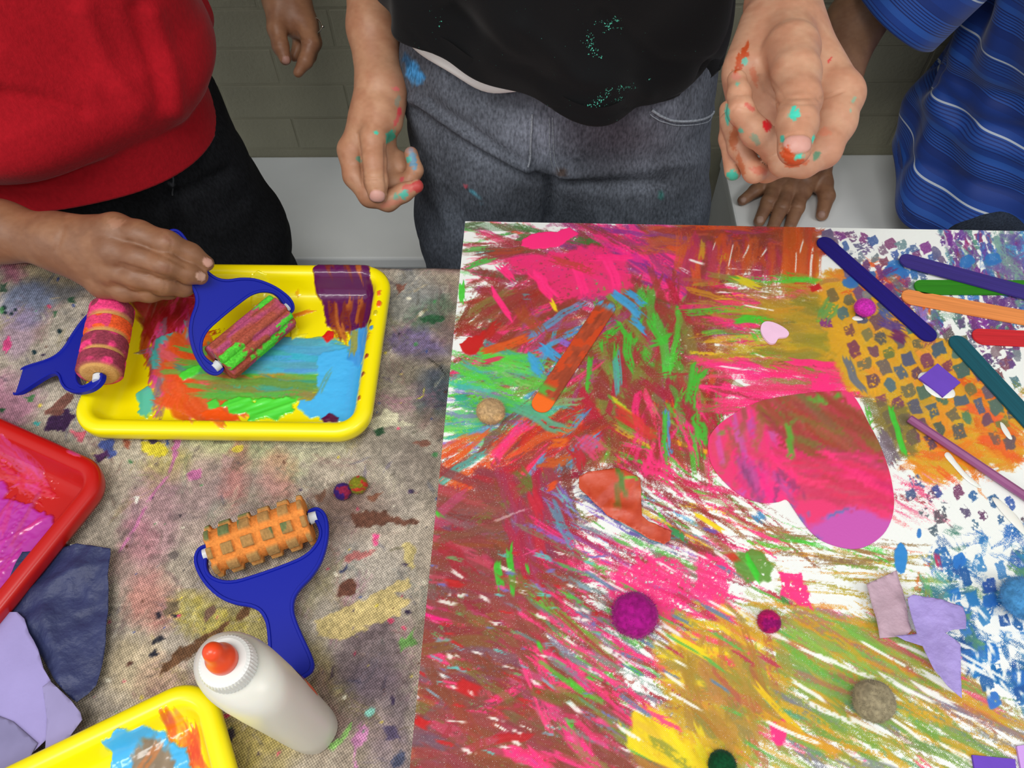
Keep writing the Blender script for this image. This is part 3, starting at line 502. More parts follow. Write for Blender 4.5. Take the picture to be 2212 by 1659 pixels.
cp.stroke(1385, 990, 1450, 1040, 60, PK, .8, .36, .2); cp.stroke(1330, 890, 1420, 940, 40, '#d8352c', .7, .35, .2); cp.stroke(1060, 1130, 1240, 1060, 8, '#f2f0ea', .4, .6, .05)
cp.stroke(1150, 1060, 1170, 1110, 30, '#c22438', .9, .2, .3, .1); cp.stroke(1180, 1055, 1205, 1045, 18, '#e0501f', .95, .15, .3); cp.stroke(1190, 1090, 1240, 1190, 26, '#4f9aae', .7, .45, .1); cp.stroke(1205, 1060, 1240, 1100, 20, '#6fb0b8', .8, .45, .1); cp.stroke(1280, 1080, 1380, 1160, 22, '#6a5ab0', .8, .35, .2); cp.stroke(1330, 1120, 1440, 1180, 14, '#4f93a8', .8, .4, .2)
for a in [(1102, 1178, 1108, 1280, 17), (1075, 1215, 1085, 1275, 20), (1138, 1215, 1142, 1240, 8), (1232, 1560, 1256, 1625, 15), (1226, 1560, 1236, 1575, 10), (944, 1105, 955, 1120, 12), (1160, 1390, 1176, 1410, 12), (1265, 1460, 1290, 1470, 8), (1345, 1430, 1390, 1460, 12)]: cp.stroke(*a, '#46bf33', .95, .15, .45, .1)
cp.stroke(1085, 1240, 1160, 1290, 40, '#7f6a2c', .7, .4, .1)
cp.stroke(960, 1180, 1020, 1250, 44, '#a51c2c', .7, .35, .15); cp.stroke(965, 1258, 1005, 1262, 18, '#c01d20', .95, .15, .3); cp.stroke(985, 1480, 1035, 1500, 34, '#bf1a1c', .95, .15, .3); cp.stroke(890, 1555, 925, 1565, 22, '#c41c1c', .97, .1, .3); cp.stroke(1060, 1600, 1140, 1590, 22, '#b81c22', .9, .2, .3); cp.stroke(975, 1505, 1040, 1620, 40, '#96402c', .7, .35, .1)
for i in range(150):
    x = cp.rs.uniform(895, 1300); y = cp.rs.uniform(1180, 1650); c = ['#5fc0b8', '#f2efe6', '#f2efe6', '#6f6fb8', '#6fa060', '#e84a86', '#c01d20', '#7f9fae'][cp.rs.randint(8)]
    l = cp.rs.uniform(14, 44); an = math.radians(18+cp.rs.normal()*10); cp.stroke(x, y, x+l*math.cos(an), y+l*math.sin(an), cp.rs.uniform(5, 12), c, .85, .45, .12)
for i in range(80):
    x = cp.rs.uniform(1200, 1650); y = cp.rs.uniform(1120, 1650); c = ['#f4f3ee', '#f4f3ee', '#f4f3ee', '#5fb04a', '#b83050', '#ff3a86', '#5f7fa0'][cp.rs.randint(7)]
    l = cp.rs.uniform(30, 90); an = math.radians(29+cp.rs.normal()*5); cp.stroke(x, y, x+l*math.cos(an), y+l*math.sin(an), cp.rs.uniform(6, 13), c, .85, .36, .08)
for i in range(26):
    x = cp.rs.uniform(1650, 2120); y = cp.rs.uniform(1360, 1650); l = cp.rs.uniform(60, 150); an = math.radians(28+cp.rs.normal()*4); cp.stroke(x, y, x+l*math.cos(an), y+l*math.sin(an), cp.rs.uniform(7, 14), '#f4f4ee', .9, .28, .05)
# the part of the canvas past the right and lower edges of the photo carries on in the same hand
cp.dabs(2215, 495, (22, 4), (8, 24), 26, 15, (17, 24), ['#7a3590', '#2f64ac', '#5f3a8a', '#8a2a6f', '#5f7f86', '#4f8f78'], dry=.28, drop=.12, clip=lambda x, y: x < 2900 and y > 495)
cp.zone([(2212, 880), (2720, 800), (2800, 1100), (2260, 1060)], 90, 30, 150, 28, [(4, '#e8902a'), (3, MU), (2, OR), (1, OG)], dry=.36, jit=20)
cp.zone([(2212, 1080), (2800, 1080), (2760, 1660), (2212, 1560)], 150, 40, 90, 36, [(6, '#1f62aa'), (3, '#2f78bc'), (2, '#3f7f78'), (1, '#6a9a5a')], dry=.34, jit=35)
cp.zone([(880, 1640), (1500, 1640), (1480, 1960), (860, 1960)], 150, 24, 160, 28, [(5, '#8c3c3c'), (4, '#84402f'), (2, PK), (1, OG)], dry=.32, jit=18)
cp.zone([(1500, 1640), (2300, 1640), (2350, 1960), (1480, 1960)], 150, 28, 190, 20, [(4, MU), (3, '#8f9a3c'), (2, '#6f9c3f'), (1, GY), (1, PK)], dry=.42, jit=7)
# scraped white scratches in the orange bars
for a in [(1737, 515, 1728, 545, 5), (1755, 535, 1750, 600, 8), (1720, 545, 1718, 590, 4), (1585, 520, 1575, 570, 4), (1545, 525, 1538, 545, 3), (1660, 530, 1640, 560, 7), (1620, 525, 1605, 560, 6), (1580, 580, 1660, 585, 5), (1485, 560, 1520, 570, 12), (1470, 580, 1490, 590, 14), (1545, 630, 1580, 632, 9), (1610, 660, 1680, 672, 7), (1620, 685, 1640, 688, 6), (1625, 712, 1650, 716, 7), (1635, 735, 1655, 740, 8), (1550, 790, 1620, 800, 8), (1630, 765, 1660, 775, 7)]: cp.stroke(a[0], a[1], a[2], a[3], a[4]*.8, '#f5f4ee', .9, .34, .03, soft=.6)
cp.stroke(1590, 690, 1665, 695, 26, '#46c52f', .92, .3, .2); cp.stroke(1630, 720, 1650, 740, 30, '#58c238', .8, .4, .15); cp.stroke(1590, 600, 1640, 620, 26, '#e0cc20', .85, .3, .15); cp.stroke(1580, 755, 1660, 740, 30, '#cbb42a', .7, .4, .1)
cp.blob([(1590, 1195), (1640, 1190), (1672, 1220), (1660, 1258), (1610, 1260), (1588, 1230)], '#5a8f30', .9, 3, 10, .5, dry=.2); cp.stroke(1610, 1200, 1640, 1255, 18, '#3fc32f', .97, .05, .8, .1); cp.stroke(1575, 1195, 1592, 1215, 22, '#c8381f', .9, .25, .2)
cp.stroke(1630, 1110, 1650, 1130, 30, '#3f8fc8', .85, .3, .2); cp.stroke(1690, 1290, 1700, 1310, 16, '#3f8a3a', .9, .2, .2); cp.stroke(1440, 1140, 1480, 1165, 18, '#2f9a52', .9, .3, .2)
# mesh: paint relief on the sheet, wrapped over the stretcher edge
UU, VV = np.meshgrid(us, vs_); relief = np.clip(cp.h, 0, .9)*.0011
Pm = np.stack([UU, -VV, relief], -1).reshape(-1, 3); fc = grid_faces(*UU.shape)[:, ::-1]
painting = empty('canvas_painting', C0, CY); tag(painting, 'large stretched canvas thick with pink, red, green and yellow paint strokes', 'painting')
m_cp, nt, b = new_mat('acrylic_on_canvas'); b.inputs['Specular IOR Level'].default_value = .28
tc = nd(nt, 'ShaderNodeTexCoord'); at = nd(nt, 'ShaderNodeVertexColor', layer_name='Col')
wv = weave(nt, b, tc.outputs['Object'], .0013, .7, .0003)
nz = nd(nt, 'ShaderNodeTexNoise'); nz.inputs['Scale'].default_value = 1500; nz.inputs['Detail'].default_value = 1.5; nt.links.new(tc.outputs['Object'], nz.inputs['Vector'])
ad = nd(nt, 'ShaderNodeMath', operation='MULTIPLY_ADD'); nt.links.new(wv, ad.inputs[0]); ad.inputs[1].default_value = .35
n2_ = nd(nt, 'ShaderNodeMapRange'); n2_.inputs[1].default_value = .3; n2_.inputs[2].default_value = .7; n2_.inputs[3].default_value = 0; n2_.inputs[4].default_value = .62; nt.links.new(nz.outputs[0], n2_.inputs[0]); nt.links.new(n2_.outputs[0], ad.inputs[2])
sb = nd(nt, 'ShaderNodeMath', operation='SUBTRACT'); nt.links.new(at.outputs['Alpha'], sb.inputs[0]); nt.links.new(ad.outputs[0], sb.inputs[1])
mr = nd(nt, 'ShaderNodeMapRange'); mr.inputs[1].default_value = -.10; mr.inputs[2].default_value = .06; nt.links.new(sb.outputs[0], mr.inputs[0])
mx = nd(nt, 'ShaderNodeMix', data_type='RGBA'); nt.links.new(mr.outputs[0], mx.inputs['Factor']); mx.inputs['A'].default_value = L4('#eef0ec'); nt.links.new(at.outputs['Color'], mx.inputs['B'])
nt.links.new(mx.outputs['Result'], b.inputs['Base Color'])
ro = nd(nt, 'ShaderNodeMapRange'); ro.inputs[3].default_value = .8; ro.inputs[4].default_value = .45; nt.links.new(mr.outputs[0], ro.inputs[0]); nt.links.new(ro.outputs[0], b.inputs['Roughness'])
me = mesh_np('painted_face', Pm, fc); col_attr(me, cp.rgb.reshape(-1, 3), cp.cov.reshape(-1)*(.86+.16*sstep(.16, .34, cp.h.reshape(-1)))); put('painted_face', me, m_cp, painting)
m_gesso = simple('primed_canvas', '#ecebe4', .85, .2, bump=.3, bscale=900, bdist=.0004)
TH = CZ - TABLE_Z - .0035
bm = bmesh.new(); w, hh = .762, .61
for (cx, cy, sx, sy) in ((w/2, -.001, w, .002), (w/2, -hh+.001, w, .002), (.001, -hh/2, .002, hh), (w-.001, -hh/2, .002, hh)): box_bm(bm, (cx, cy, -TH/2-.0001), (sx, sy, TH))
bm_obj('canvas_edge', bm, m_gesso, painting)
m_pine = simple('pine_wood', '#cfae7c', .6, .3, var=.1, vscale=20, stretch=(1, 10, 10))
for (cx, cy, sx, sy) in ((w/2, -.022, w-.006, .038), (w/2, -hh+.022, w-.006, .038), (.022, -hh/2, .038, hh-.086), (w-.022, -hh/2, .038, hh-.086)):
    bm = bmesh.new(); box_bm(bm, (cx, cy, -TH/2-.001), (sx, sy, TH-.004), bevel=.001); bm_obj('stretcher_bar', bm, m_pine, painting)
from mathutils.geometry import tessellate_polygon
# ------------------------------------------------------------------ shared builders for small things
def catmull(pts, k=4, closed=True):
    P = np.asarray(pts, float); n = len(P); out = []
    for i in range(n if closed else n-1):
        p0, p1, p2, p3 = (P[(i-1) % n], P[i], P[(i+1) % n], P[(i+2) % n]) if closed else (P[max(i-1, 0)], P[i], P[i+1], P[min(i+2, n-1)])
        for j in range(k):
            t = j/k; out.append(.5*((2*p1)+(-p0+p2)*t+(2*p0-5*p1+4*p2-p3)*t*t+(-p0+3*p1-3*p2+p3)*t**3))
    if not closed: out.append(P[-1])
    return np.array(out)
def poly_sd(P, X, Y):
    ins = np.zeros(X.shape, bool); dm = np.full(X.shape, 1e9); n = len(P)
    for i in range(n):
        a, b = P[i], P[(i+1) % n]; e = b-a; t = np.clip(((X-a[0])*e[0]+(Y-a[1])*e[1])/max(e@e, 1e-14), 0, 1)
        dm = np.minimum(dm, (X-a[0]-t*e[0])**2+(Y-a[1]-t*e[1])**2); cr = (a[1] > Y) != (b[1] > Y)
        with np.errstate(divide='ignore', invalid='ignore'): ins ^= cr & (X < (b[0]-a[0])*(Y-a[1])/(b[1]-a[1])+a[0])
    return np.sqrt(dm)*np.where(ins, 1, -1)
def sheet(name, poly, z, th, cell, mat, parent=None, zfun=None, colfun=None, org=None, dome=0):
    """flat or crumpled sheet cut to an outline (world xy), with real thickness; interior cut on a grid of 'cell'"""
    P = np.asarray(poly, float)[:, :2]; c = P.mean(0) if org is None else np.asarray(org)[:2]; Q = P-c
    bm = bmesh.new(); vs2 = [bm.verts.new((x, y, 0)) for x, y in Q]; bm.faces.new(vs2)
    lo = Q.min(0); hi = Q.max(0)
    for ax in (0, 1):
        nrm = (1, 0, 0) if ax == 0 else (0, 1, 0)
        for t in np.arange(lo[ax]+cell*.5, hi[ax], cell):
            co = (t, 0, 0) if ax == 0 else (0, t, 0)
            bmesh.ops.bisect_plane(bm, geom=bm.verts[:]+bm.edges[:]+bm.faces[:], plane_co=co, plane_no=nrm, dist=1e-7)
    bm.verts.ensure_lookup_table(); xy = np.array([(v.co.x, v.co.y) for v in bm.verts])
    zz = np.zeros(len(xy)) if zfun is None else zfun(xy[:, 0]+c[0], xy[:, 1]+c[1])
    if dome:
        sd = np.clip(poly_sd(Q, xy[:, 0], xy[:, 1]), 0, None); zz = zz + dome*np.sqrt(1-(1-np.clip(sd/(dome*4), 0, 1))**2)
    for v, zv in zip(bm.verts, zz): v.co.z = zv
    for f in bm.faces:
        if f.normal.z < 0: f.normal_flip()
    top = bm.faces[:]; bnd = [e for e in bm.edges if len(e.link_faces) == 1]
    if th:
        r = bmesh.ops.extrude_edge_only(bm, edges=bnd)
        for g in r['geom']:
            if isinstance(g, bmesh.types.BMVert): g.co.z = (g.co.z - th) if not dome else 0
    me = bpy.data.meshes.new(name); bm.normal_update(); bm.to_mesh(me); bm.free()
    me.polygons.foreach_set('use_smooth', np.full(len(me.polygons), zfun is not None or dome > 0))
    if colfun is not None:
        co = np.empty(len(me.vertices)*3); me.vertices.foreach_get('co', co); co = co.reshape(-1, 3); col_attr(me, colfun(co[:, 0]+c[0], co[:, 1]+c[1]))
    o = put(name, me, mat, parent, (c[0], c[1], z+th)); return o
def px_poly(pts, z): return np.array([PZ(x, y, z) for x, y in pts])
def zpx(region, scale, pts): return [(region[0]+a/scale, region[1]+b/scale) for a, b in pts]
def sampler(pt):
    def f(x, y):
        d = np.stack([x-pt.org[0], y-pt.org[1]], -1); u = d@pt.ux[:2]; v = d@pt.vx[:2]
        i = np.clip(np.searchsorted(pt.us, u), 0, len(pt.us)-1); j = np.clip(np.searchsorted(pt.vs, v), 0, len(pt.vs)-1); return pt.rgb[j, i]
    return f
def lathe(bm, prof, n=32, sx=1., sy=1., M4=None, cap=True):
    rings = []
    for r, z in prof: rings.append([bm.verts.new((r*sx*math.cos(2*math.pi*i/n), r*sy*math.sin(2*math.pi*i/n), z)) for i in range(n)])
    for a, b in zip(rings[:-1], rings[1:]):
        for i in range(n): bm.faces.new((a[i], a[(i+1) % n], b[(i+1) % n], b[i]))
    if cap: bm.faces.new(rings[-1]); bm.faces.new(rings[0][::-1])
    if M4 is not None: bmesh.ops.transform(bm, matrix=M4, verts=[v for r in rings for v in r])

# ------------------------------------------------------------------ paint trays
TW, THH, TRAD = .263, .196, .030
PROF = [(.0022, .0105), (.0008, .015), (0, .0215), (.0004, .0243), (.0022, .0268), (.0055, .0279), (.0095, .0279), (.0125, .0268), (.0145, .0240), (.0165, .0185), (.0195, .0100), (.0225, .0056), (.0265, .0036), (.031, .0030)]
def rr_ring(d, n=14):
    w = TW/2-d; h = THH/2-d; r = max(TRAD-d, .006); pts = []
    for cx, cy, a0 in ((w-r, h-r, 0), (-w+r, h-r, 90), (-w+r, -h+r, 180), (w-r, -h+r, 270)):
        for i in range(n): a = math.radians(a0+90*i/(n-1)); pts.append((cx+r*math.cos(a), cy+r*math.sin(a)))
    return pts
def tray_h(x, y):
    """height of the tray surface at a local point"""
    best = np.zeros(np.shape(x)); qx = np.abs(x)-(TW/2-TRAD); qy = np.abs(y)-(THH/2-TRAD)
    d = -(np.hypot(np.maximum(qx, 0), np.maximum(qy, 0))+np.minimum(np.maximum(qx, qy), 0)-TRAD)
    return np.interp(d, [p[0] for p in PROF[2:]], [p[1] for p in PROF[2:]]), d
def tray(name, label, center, yaw, mat, group='shallow plastic paint trays'):
    e = empty(name, (center[0], center[1], TABLE_Z+.0025), yaw); tag(e, label, 'paint tray', group)
    V = []; Fc = []; n = len(rr_ring(0))
    for d, z in PROF: V += [(x, y, z) for x, y in rr_ring(d)]
    k = len(PROF)
    for i in range(k-1):
        for j in range(n): Fc.append((i*n+j, i*n+(j+1) % n, (i+1)*n+(j+1) % n, (i+1)*n+j))
    bm = bmesh.new(); vv = [bm.verts.new(p) for p in V]
    for f in Fc: bm.faces.new([vv[i] for i in f])
    bm.faces.new([vv[(k-1)*n+j] for j in range(n)])
    # underside: outer wall down to a foot so that the tray stands on the cloth
    under = [(.0022, .0105), (.0035, .0215), (.012, .024), (.0155, .0150), (.0205, .0022), (.026, .0)]; base = len(V); pr = vv[:n]
    for d, z in under[1:]:
        ring = [bm.verts.new((x, y, z)) for x, y in rr_ring(d)]
        for j in range(n): bm.faces.new((pr[(j+1) % n], pr[j], ring[j], ring[(j+1) % n]))
        pr = ring
    bm.faces.new(pr[::-1])
    o = bm_obj('tray_body', bm, mat, e, smooth=True); return e
def tray_painter(center, yaw, base, seed, cell=.0010):
    R = rotz(yaw); us = np.arange(-TW/2, TW/2, cell); vs2 = np.arange(-THH/2, THH/2, cell)
    return Painter((center[0], center[1]), R@xax, R@np.array([0, -1.0, 0]), us, vs2, TABLE_Z+.0055, base, seed)
def tray_paint(pt, e, name, mat, thick=.0016, keep=.10):
    U, V = np.meshgrid(pt.us, pt.vs); z, d = tray_h(U, -V); zz = z + .0004 + np.clip(pt.h, 0, 1.5)*thick
    edge = np.clip((pt.cov-keep)/.25, 0, 1); zz = z - .0002 + (zz-z+.0002)*edge
    f = grid_faces(*U.shape)[:, ::-1]; c = pt.cov.reshape(-1); f = f[(c[f].max(1) > keep) & (d.reshape(-1)[f].min(1) > .0005)]
    used = np.unique(f); rm = np.zeros(U.size, np.int64); rm[used] = np.arange(len(used)); P = np.stack([U, -V, zz], -1).reshape(-1, 3)[used]
    me = mesh_np(name, P, rm[f]); col_attr(me, pt.rgb.reshape(-1, 3)[used]); return put(name, me, mat, e)
m_yel = simple('yellow_plastic', '#f4e300', .28, .5, sss=0, bump=.02, bscale=60)
m_red = simple('red_plastic', '#b9130f', .28, .45, bump=.02, bscale=60)
m_wet = simple('wet_paint', None, .22, .5, attr=True, coat=.3, bump=.15, bscale=420, bdist=.0006)
YB = '#f2e100'
c1 = (-.2515, .4325); y1 = math.radians(-2.7)
t1 = tray('paint_tray', 'yellow tray smeared with blue, green and purple paint, beside the canvas', c1, y1, m_yel)
tp = tray_painter(c1, y1, YB, 21)
tp.blob([(300, 640), (420, 640), (440, 700), (400, 740), (330, 740), (305, 700)], '#7d1712', .85, 6, 10, .15)
tp.zone([(305, 650), (440, 650), (430, 780), (340, 790)], 40, -70, 90, 20, [(4, '#a01d1a'), (3, '#c22a3a'), (2, '#ec3f86')], a=.8, dry=.3, jit=25, h=.15)
tp.zone([(330, 740), (420, 720), (430, 880), (340, 870)], 60, 100, 80, 18, [(3, '#a5567a'), (3, '#e8459a'), (2, '#55b8b0'), (2, '#8a6a7a')], a=.8, dry=.35, jit=25, h=.2)
for p in [[(340, 735), (380, 715), (385, 725), (350, 750), (345, 800), (330, 800), (325, 780)], [(292, 850), (320, 835), (338, 860), (330, 890), (318, 905), (300, 890)]]: tp.blob(p, '#48bdb6', .9, 2, 8, .6, streak=(.3, .95))
tp.zone([(360, 770), (500, 760), (480, 905), (380, 900)], 50, 50, 110, 34, [(5, '#e2561d'), (3, '#d8683a'), (1, '#e85a6a')], a=.85, dry=.18, jit=25, h=.25)
tp.zone([(440, 760), (700, 740), (690, 860), (460, 870)], 70, 4, 170, 20, [(3, '#6c9c46'), (3, '#52b848'), (2, '#8a8a3f'), (2, '#c0703a'), (1, '#3f9a8a')], a=.85, dry=.28, jit=4, h=.2)
tp.zone([(580, 735), (720, 735), (720, 800), (600, 800)], 50, 2, 150, 20, [(5, '#4ba6d2'), (2, '#4f9fb0')], a=.85, dry=.30, jit=3, h=.2)
tp.blob([(480, 880), (500, 862), (560, 865), (600, 860), (640, 862), (636, 885), (600, 912), (570, 905), (545, 915), (530, 895), (500, 898)], '#4fd93c', 1, 1.6, 12, 1.0, streak=(.9, -.4)); tp.blob([(385, 815), (410, 795), (440, 790), (425, 812), (395, 822)], '#4fd93c', 1, 1.4, 6, .8); tp.blob([(445, 870), (470, 862), (480, 890), (455, 885)], '#4fd040', 1, 1.4, 6, .8)
tp.blob([(430, 895), (480, 880), (515, 905), (500, 913), (440, 910)], '#f0560f', 1, 2, 8, .5)
tp.blob([(685, 770), (700, 762), (745, 755), (775, 765), (788, 790), (783, 860), (776, 905), (740, 913), (700, 908), (660, 900), (638, 880), (645, 868), (675, 862), (690, 845), (687, 800)], '#47b4ef', 1, 2.2, 9, .55)
tp.blob([(760, 705), (785, 698), (797, 705), (796, 790), (775, 800), (750, 775)], '#3f9fe6', 1, 2, 6, .8, streak=(.2, .98)); tp.stroke(768, 712, 762, 770, 18, '#a8a03a', .85, .2, .4); tp.stroke(690, 850, 715, 800, 14, '#5f9a8a', .7, .4, .3)
tp.blob([(696, 582), (760, 578), (802, 580), (808, 620), (812, 650), (806, 700), (792, 712), (740, 716), (705, 705), (697, 655), (684, 640), (690, 622), (696, 600)], '#5a1450', 1, 1.8, 5, .5)
for a in [(715, 585, 726, 622, 20), (756, 588, 762, 625, 14), (782, 588, 788, 632, 14), (716, 652, 735, 735, 24), (752, 650, 745, 730, 26), (785, 648, 776, 706, 22)]: tp.stroke(*a, '#b8661c', .85, .25, .3, .05, col2='#7d2f1c')
tp.stroke(736, 700, 745, 740, 16, '#c7742a', .8, .3, .2)
tp.blob([(775, 568), (800, 568), (832, 578), (826, 584), (800, 580), (778, 578)], '#5a1440', 1, 1.4, 3, .5)
tp.blob([(696, 730), (708, 714), (724, 716), (722, 730), (706, 742)], '#d42018', 1, 1.4, 4, .8); tp.blob([(624, 712), (636, 702), (644, 712), (640, 726), (664, 720), (658, 732), (640, 730), (630, 735)], '#ecdf2a', 1, 1.4, 4, .8)
tp.blob([(543, 632), (560, 622), (588, 626), (598, 645), (596, 662), (545, 664)], '#f2e622', 1, 1.4, 6, .9); tp.blob([(530, 580), (540, 575), (570, 576), (570, 598), (530, 596)], '#f5ea2a', 1, 1.4, 5, .9)
tp.stroke(618, 688, 680, 670, 14, '#e8741c', .8, .35, .2); tp.stroke(640, 640, 650, 636, 14, '#e88a1c', .7, .3, .1); tp.stroke(450, 580, 485, 585, 16, '#ef6a3a', .85, .3, .3); tp.blob([(695, 905), (712, 896), (732, 904), (728, 916), (700, 916)], '#5a1440', 1, 1.2, 4, .6)
for x, y, c in [(826, 690, '#e8502a'), (818, 710, '#c8b820'), (812, 742, '#3f8fd0'), (800, 800, '#a03a20'), (795, 840, '#8a3a1c'), (785, 890, '#a8481c'), (828, 668, '#ef6a2a'), (806, 725, '#5a3a1c')]: tp.blob(ell(x, y, 5, 6), c, .95, 1.2, 5, .3, dry=.2)
tray_paint(tp, t1, 'wet_paint', m_wet)
yr = math.radians(-25.2); cr_ = np.array([-.334, .3035]) + (rotz(yr)@np.array([-TW/2, -THH/2, 0]))[:2]
t2 = tray('paint_tray', 'red tray with a pool of magenta paint at the left edge', cr_, yr, m_red)
tp = tray_painter(cr_, yr, '#b9130f', 22)
tp.zone([(-60, 1000), (60, 990), (110, 1060), (0, 1080)], 26, 40, 90, 18, [(3, '#c9323f'), (2, '#c83a8a')], a=.7, dry=.45, jit=20, h=.15)
tp.blob([(-120, 1040), (-20, 1040), (5, 1045), (20, 1050), (12, 1080), (40, 1082), (75, 1095), (105, 1112), (118, 1130), (112, 1150), (80, 1190), (40, 1240), (0, 1290), (-50, 1330), (-140, 1300)], '#b32f9d', 1, 2, 10, .55)
tp.zone([(-100, 1120), (70, 1130), (0, 1260), (-80, 1300)], 40, -50, 120, 12, [(3, '#bf2f6f'), (2, '#a82a86'), (2, '#c2249a')], a=.6, dry=.35, jit=14, h=.8)
tp.blob([(172, 1000), (200, 998), (202, 1015), (185, 1012)], '#c8428a', .8, 2, 4, .2)
for x, y in ((80, 1204), (66, 1240)): tp.blob(ell(x, y, 4, 6, rot=.6), '#b9c4b8', 1, 1, 2, .3)
tray_paint(tp, t2, 'wet_paint', m_wet, .0022)
y3 = math.radians(25.7); c3 = np.array([-.2245, .1395]) + (rotz(y3)@np.array([-TW/2, -THH/2, 0]))[:2]
t3 = tray('paint_tray', 'yellow tray cut off by the lower edge, holding a blue and brown paint pool', c3, y3, m_yel)
tp = tray_painter(c3, y3, YB, 23)
tp.zone([(370, 1570), (425, 1580), (430, 1680), (385, 1680)], 26, 80, 60, 22, [(3, '#d8481c'), (2, '#e88a1c')], a=.7, dry=.4, jit=20, h=.1)
tp.blob([(220, 1700), (240, 1650), (255, 1615), (290, 1588), (335, 1575), (365, 1582), (372, 1600), (404, 1616), (412, 1650), (410, 1720), (300, 1760)], '#45aeec', 1, 1.6, 8, .9)
tp.blob([(275, 1700), (295, 1625), (320, 1598), (352, 1592), (362, 1602), (365, 1625), (380, 1645), (395, 1700), (330, 1740)], '#8c7258', .95, 3, 10, .5, streak=(.5, -.85)); tp.stroke(290, 1690, 350, 1610, 26, '#b8703a', .8, .35, .4)
tp.blob([(278, 1540), (285, 1532), (305, 1528), (312, 1524), (308, 1534), (290, 1542)], '#45a8ec', 1, 1.2, 2, .6)
tray_paint(tp, t3, 'wet_paint', m_wet, .0022)

# ------------------------------------------------------------------ foam rollers
HALF = [(39, -4.5), (41.5, 0), (43.6, 7), (44, 13.5), (41.5, 19.5), (34.5, 25.5), (25, 28.8), (12, 29.6)]
OUT = [(41.5, -7.2), (47.5, -6.8), (51.8, -1.8), (53, 6.5), (50.6, 18), (45.8, 29), (38.5, 39.5), (29, 47.5), (19.5, 53), (13.6, 59), (11, 67), (11.2, 76), (13, 88), (15.4, 101), (16, 110), (12.8, 115.4), (6, 117.4)]
outl = HALF[::-1] + OUT; full = [(0, 29.8)] + outl + [(0, 117.8)] + [(-x, y) for x, y in outl[::-1]]
OUTL = catmull(full, 3)*.001
m_blue = simple('cobalt_plastic', '#0a1a96', .42, .2, bump=.03, bscale=90)
m_axle = simple('clear_white_plastic', '#cfd4d8', .25, .5)
def handle_mesh():
    P = OUTL; n = len(P); t = .0026; d1 = P-np.roll(P, 1, 0); d2 = np.roll(P, -1, 0)-P
    nrm = lambda d: np.stack([d[:, 1], -d[:, 0]], -1)/np.maximum(np.linalg.norm(d, axis=1), 1e-9)[:, None]
    m = nrm(d1)+nrm(d2); m /= np.linalg.norm(m, axis=1)[:, None]
    area = .5*np.sum(P[:, 0]*np.roll(P[:, 1], -1)-np.roll(P[:, 0], -1)*P[:, 1]); inn = -m*np.sign(area)
    lev = [(.0027, t-.0010), (.0022, t), (.0006, t), (0, t-.0006)]; lev = lev+[(o, -z) for o, z in lev[::-1]]
    bm = bmesh.new(); R = [[bm.verts.new((*(P[i]+inn[i]*o), z)) for i in range(n)] for o, z in lev]
    for a, b in zip(R[:-1], R[1:]):
        for i in range(n): bm.faces.new((a[i], a[(i+1) % n], b[(i+1) % n], b[i]))
    Q = (P+inn*lev[0][0])*1000
    for tri in tessellate_polygon([[Vector((x, y, 0)) for x, y in Q]]):
        bm.faces.new([R[0][i] for i in tri]); bm.faces.new([R[-1][i] for i in tri[::-1]])
    bmesh.ops.recalc_face_normals(bm, faces=bm.faces)
    me = bpy.data.meshes.new('handle'); bm.to_mesh(me); bm.free(); return me
HANDLE = handle_mesh()
def sponge_mesh(rfun, cfun, Ls=.0775, nt=144, ns=120, core=.007):
    th = np.linspace(0, 2*math.pi, nt, endpoint=False); s = np.linspace(-Ls/2, Ls/2, ns); T, Sx = np.meshgrid(th, s); Rr = rfun(T, Sx)
    edge = .0018; e = np.clip((Ls/2-np.abs(Sx))/edge, 0, 1); Rr = Rr-.0016*(1-np.sqrt(1-(1-e)**2))
    V = np.stack([Sx, Rr*np.cos(T), Rr*np.sin(T)], -1).reshape(-1, 3); Cc = cfun(T, Sx, Rr).reshape(-1, 3)
    i = np.arange(ns-1)[:, None]*nt+np.arange(nt)[None]; j = np.arange(ns-1)[:, None]*nt+((np.arange(nt)+1) % nt)[None]
    Fq = np.stack([i, j, j+nt, i+nt], -1).reshape(-1, 4)
    for side, base in ((-1, 0), (1, (ns-1)*nt)):
        a = len(V); rings = []
        for q in (.7, .36): rings.append(np.stack([np.full(nt, side*(Ls/2)), np.cos(th)*Rr[0 if side < 0 else -1]*q, np.sin(th)*Rr[0 if side < 0 else -1]*q], -1))
        V = np.concatenate([V]+rings); Cc = np.concatenate([Cc]+[cfun(T[:1]*0+th[None], Sx[:1]*0+9, Rr[:1]*q).reshape(-1, 3) for q in (.7, .36)])
        ia = base+np.arange(nt); ib = a+np.arange(nt); ic = a+nt+np.arange(nt)
        for p, q in ((ia, ib), (ib, ic)):
            f = np.stack([p, np.roll(p, -1), np.roll(q, -1), q], -1); Fq = np.concatenate([Fq, f if side > 0 else f[:, ::-1]])
    me = mesh_np('foam_sponge', V, Fq); col_attr(me, np.clip(Cc, 0, 1)); return me
m_foam = simple('foam', None, .92, .12, attr=True, bump=.7, bscale=900, bdist=.0007, var=.10, vscale=700)
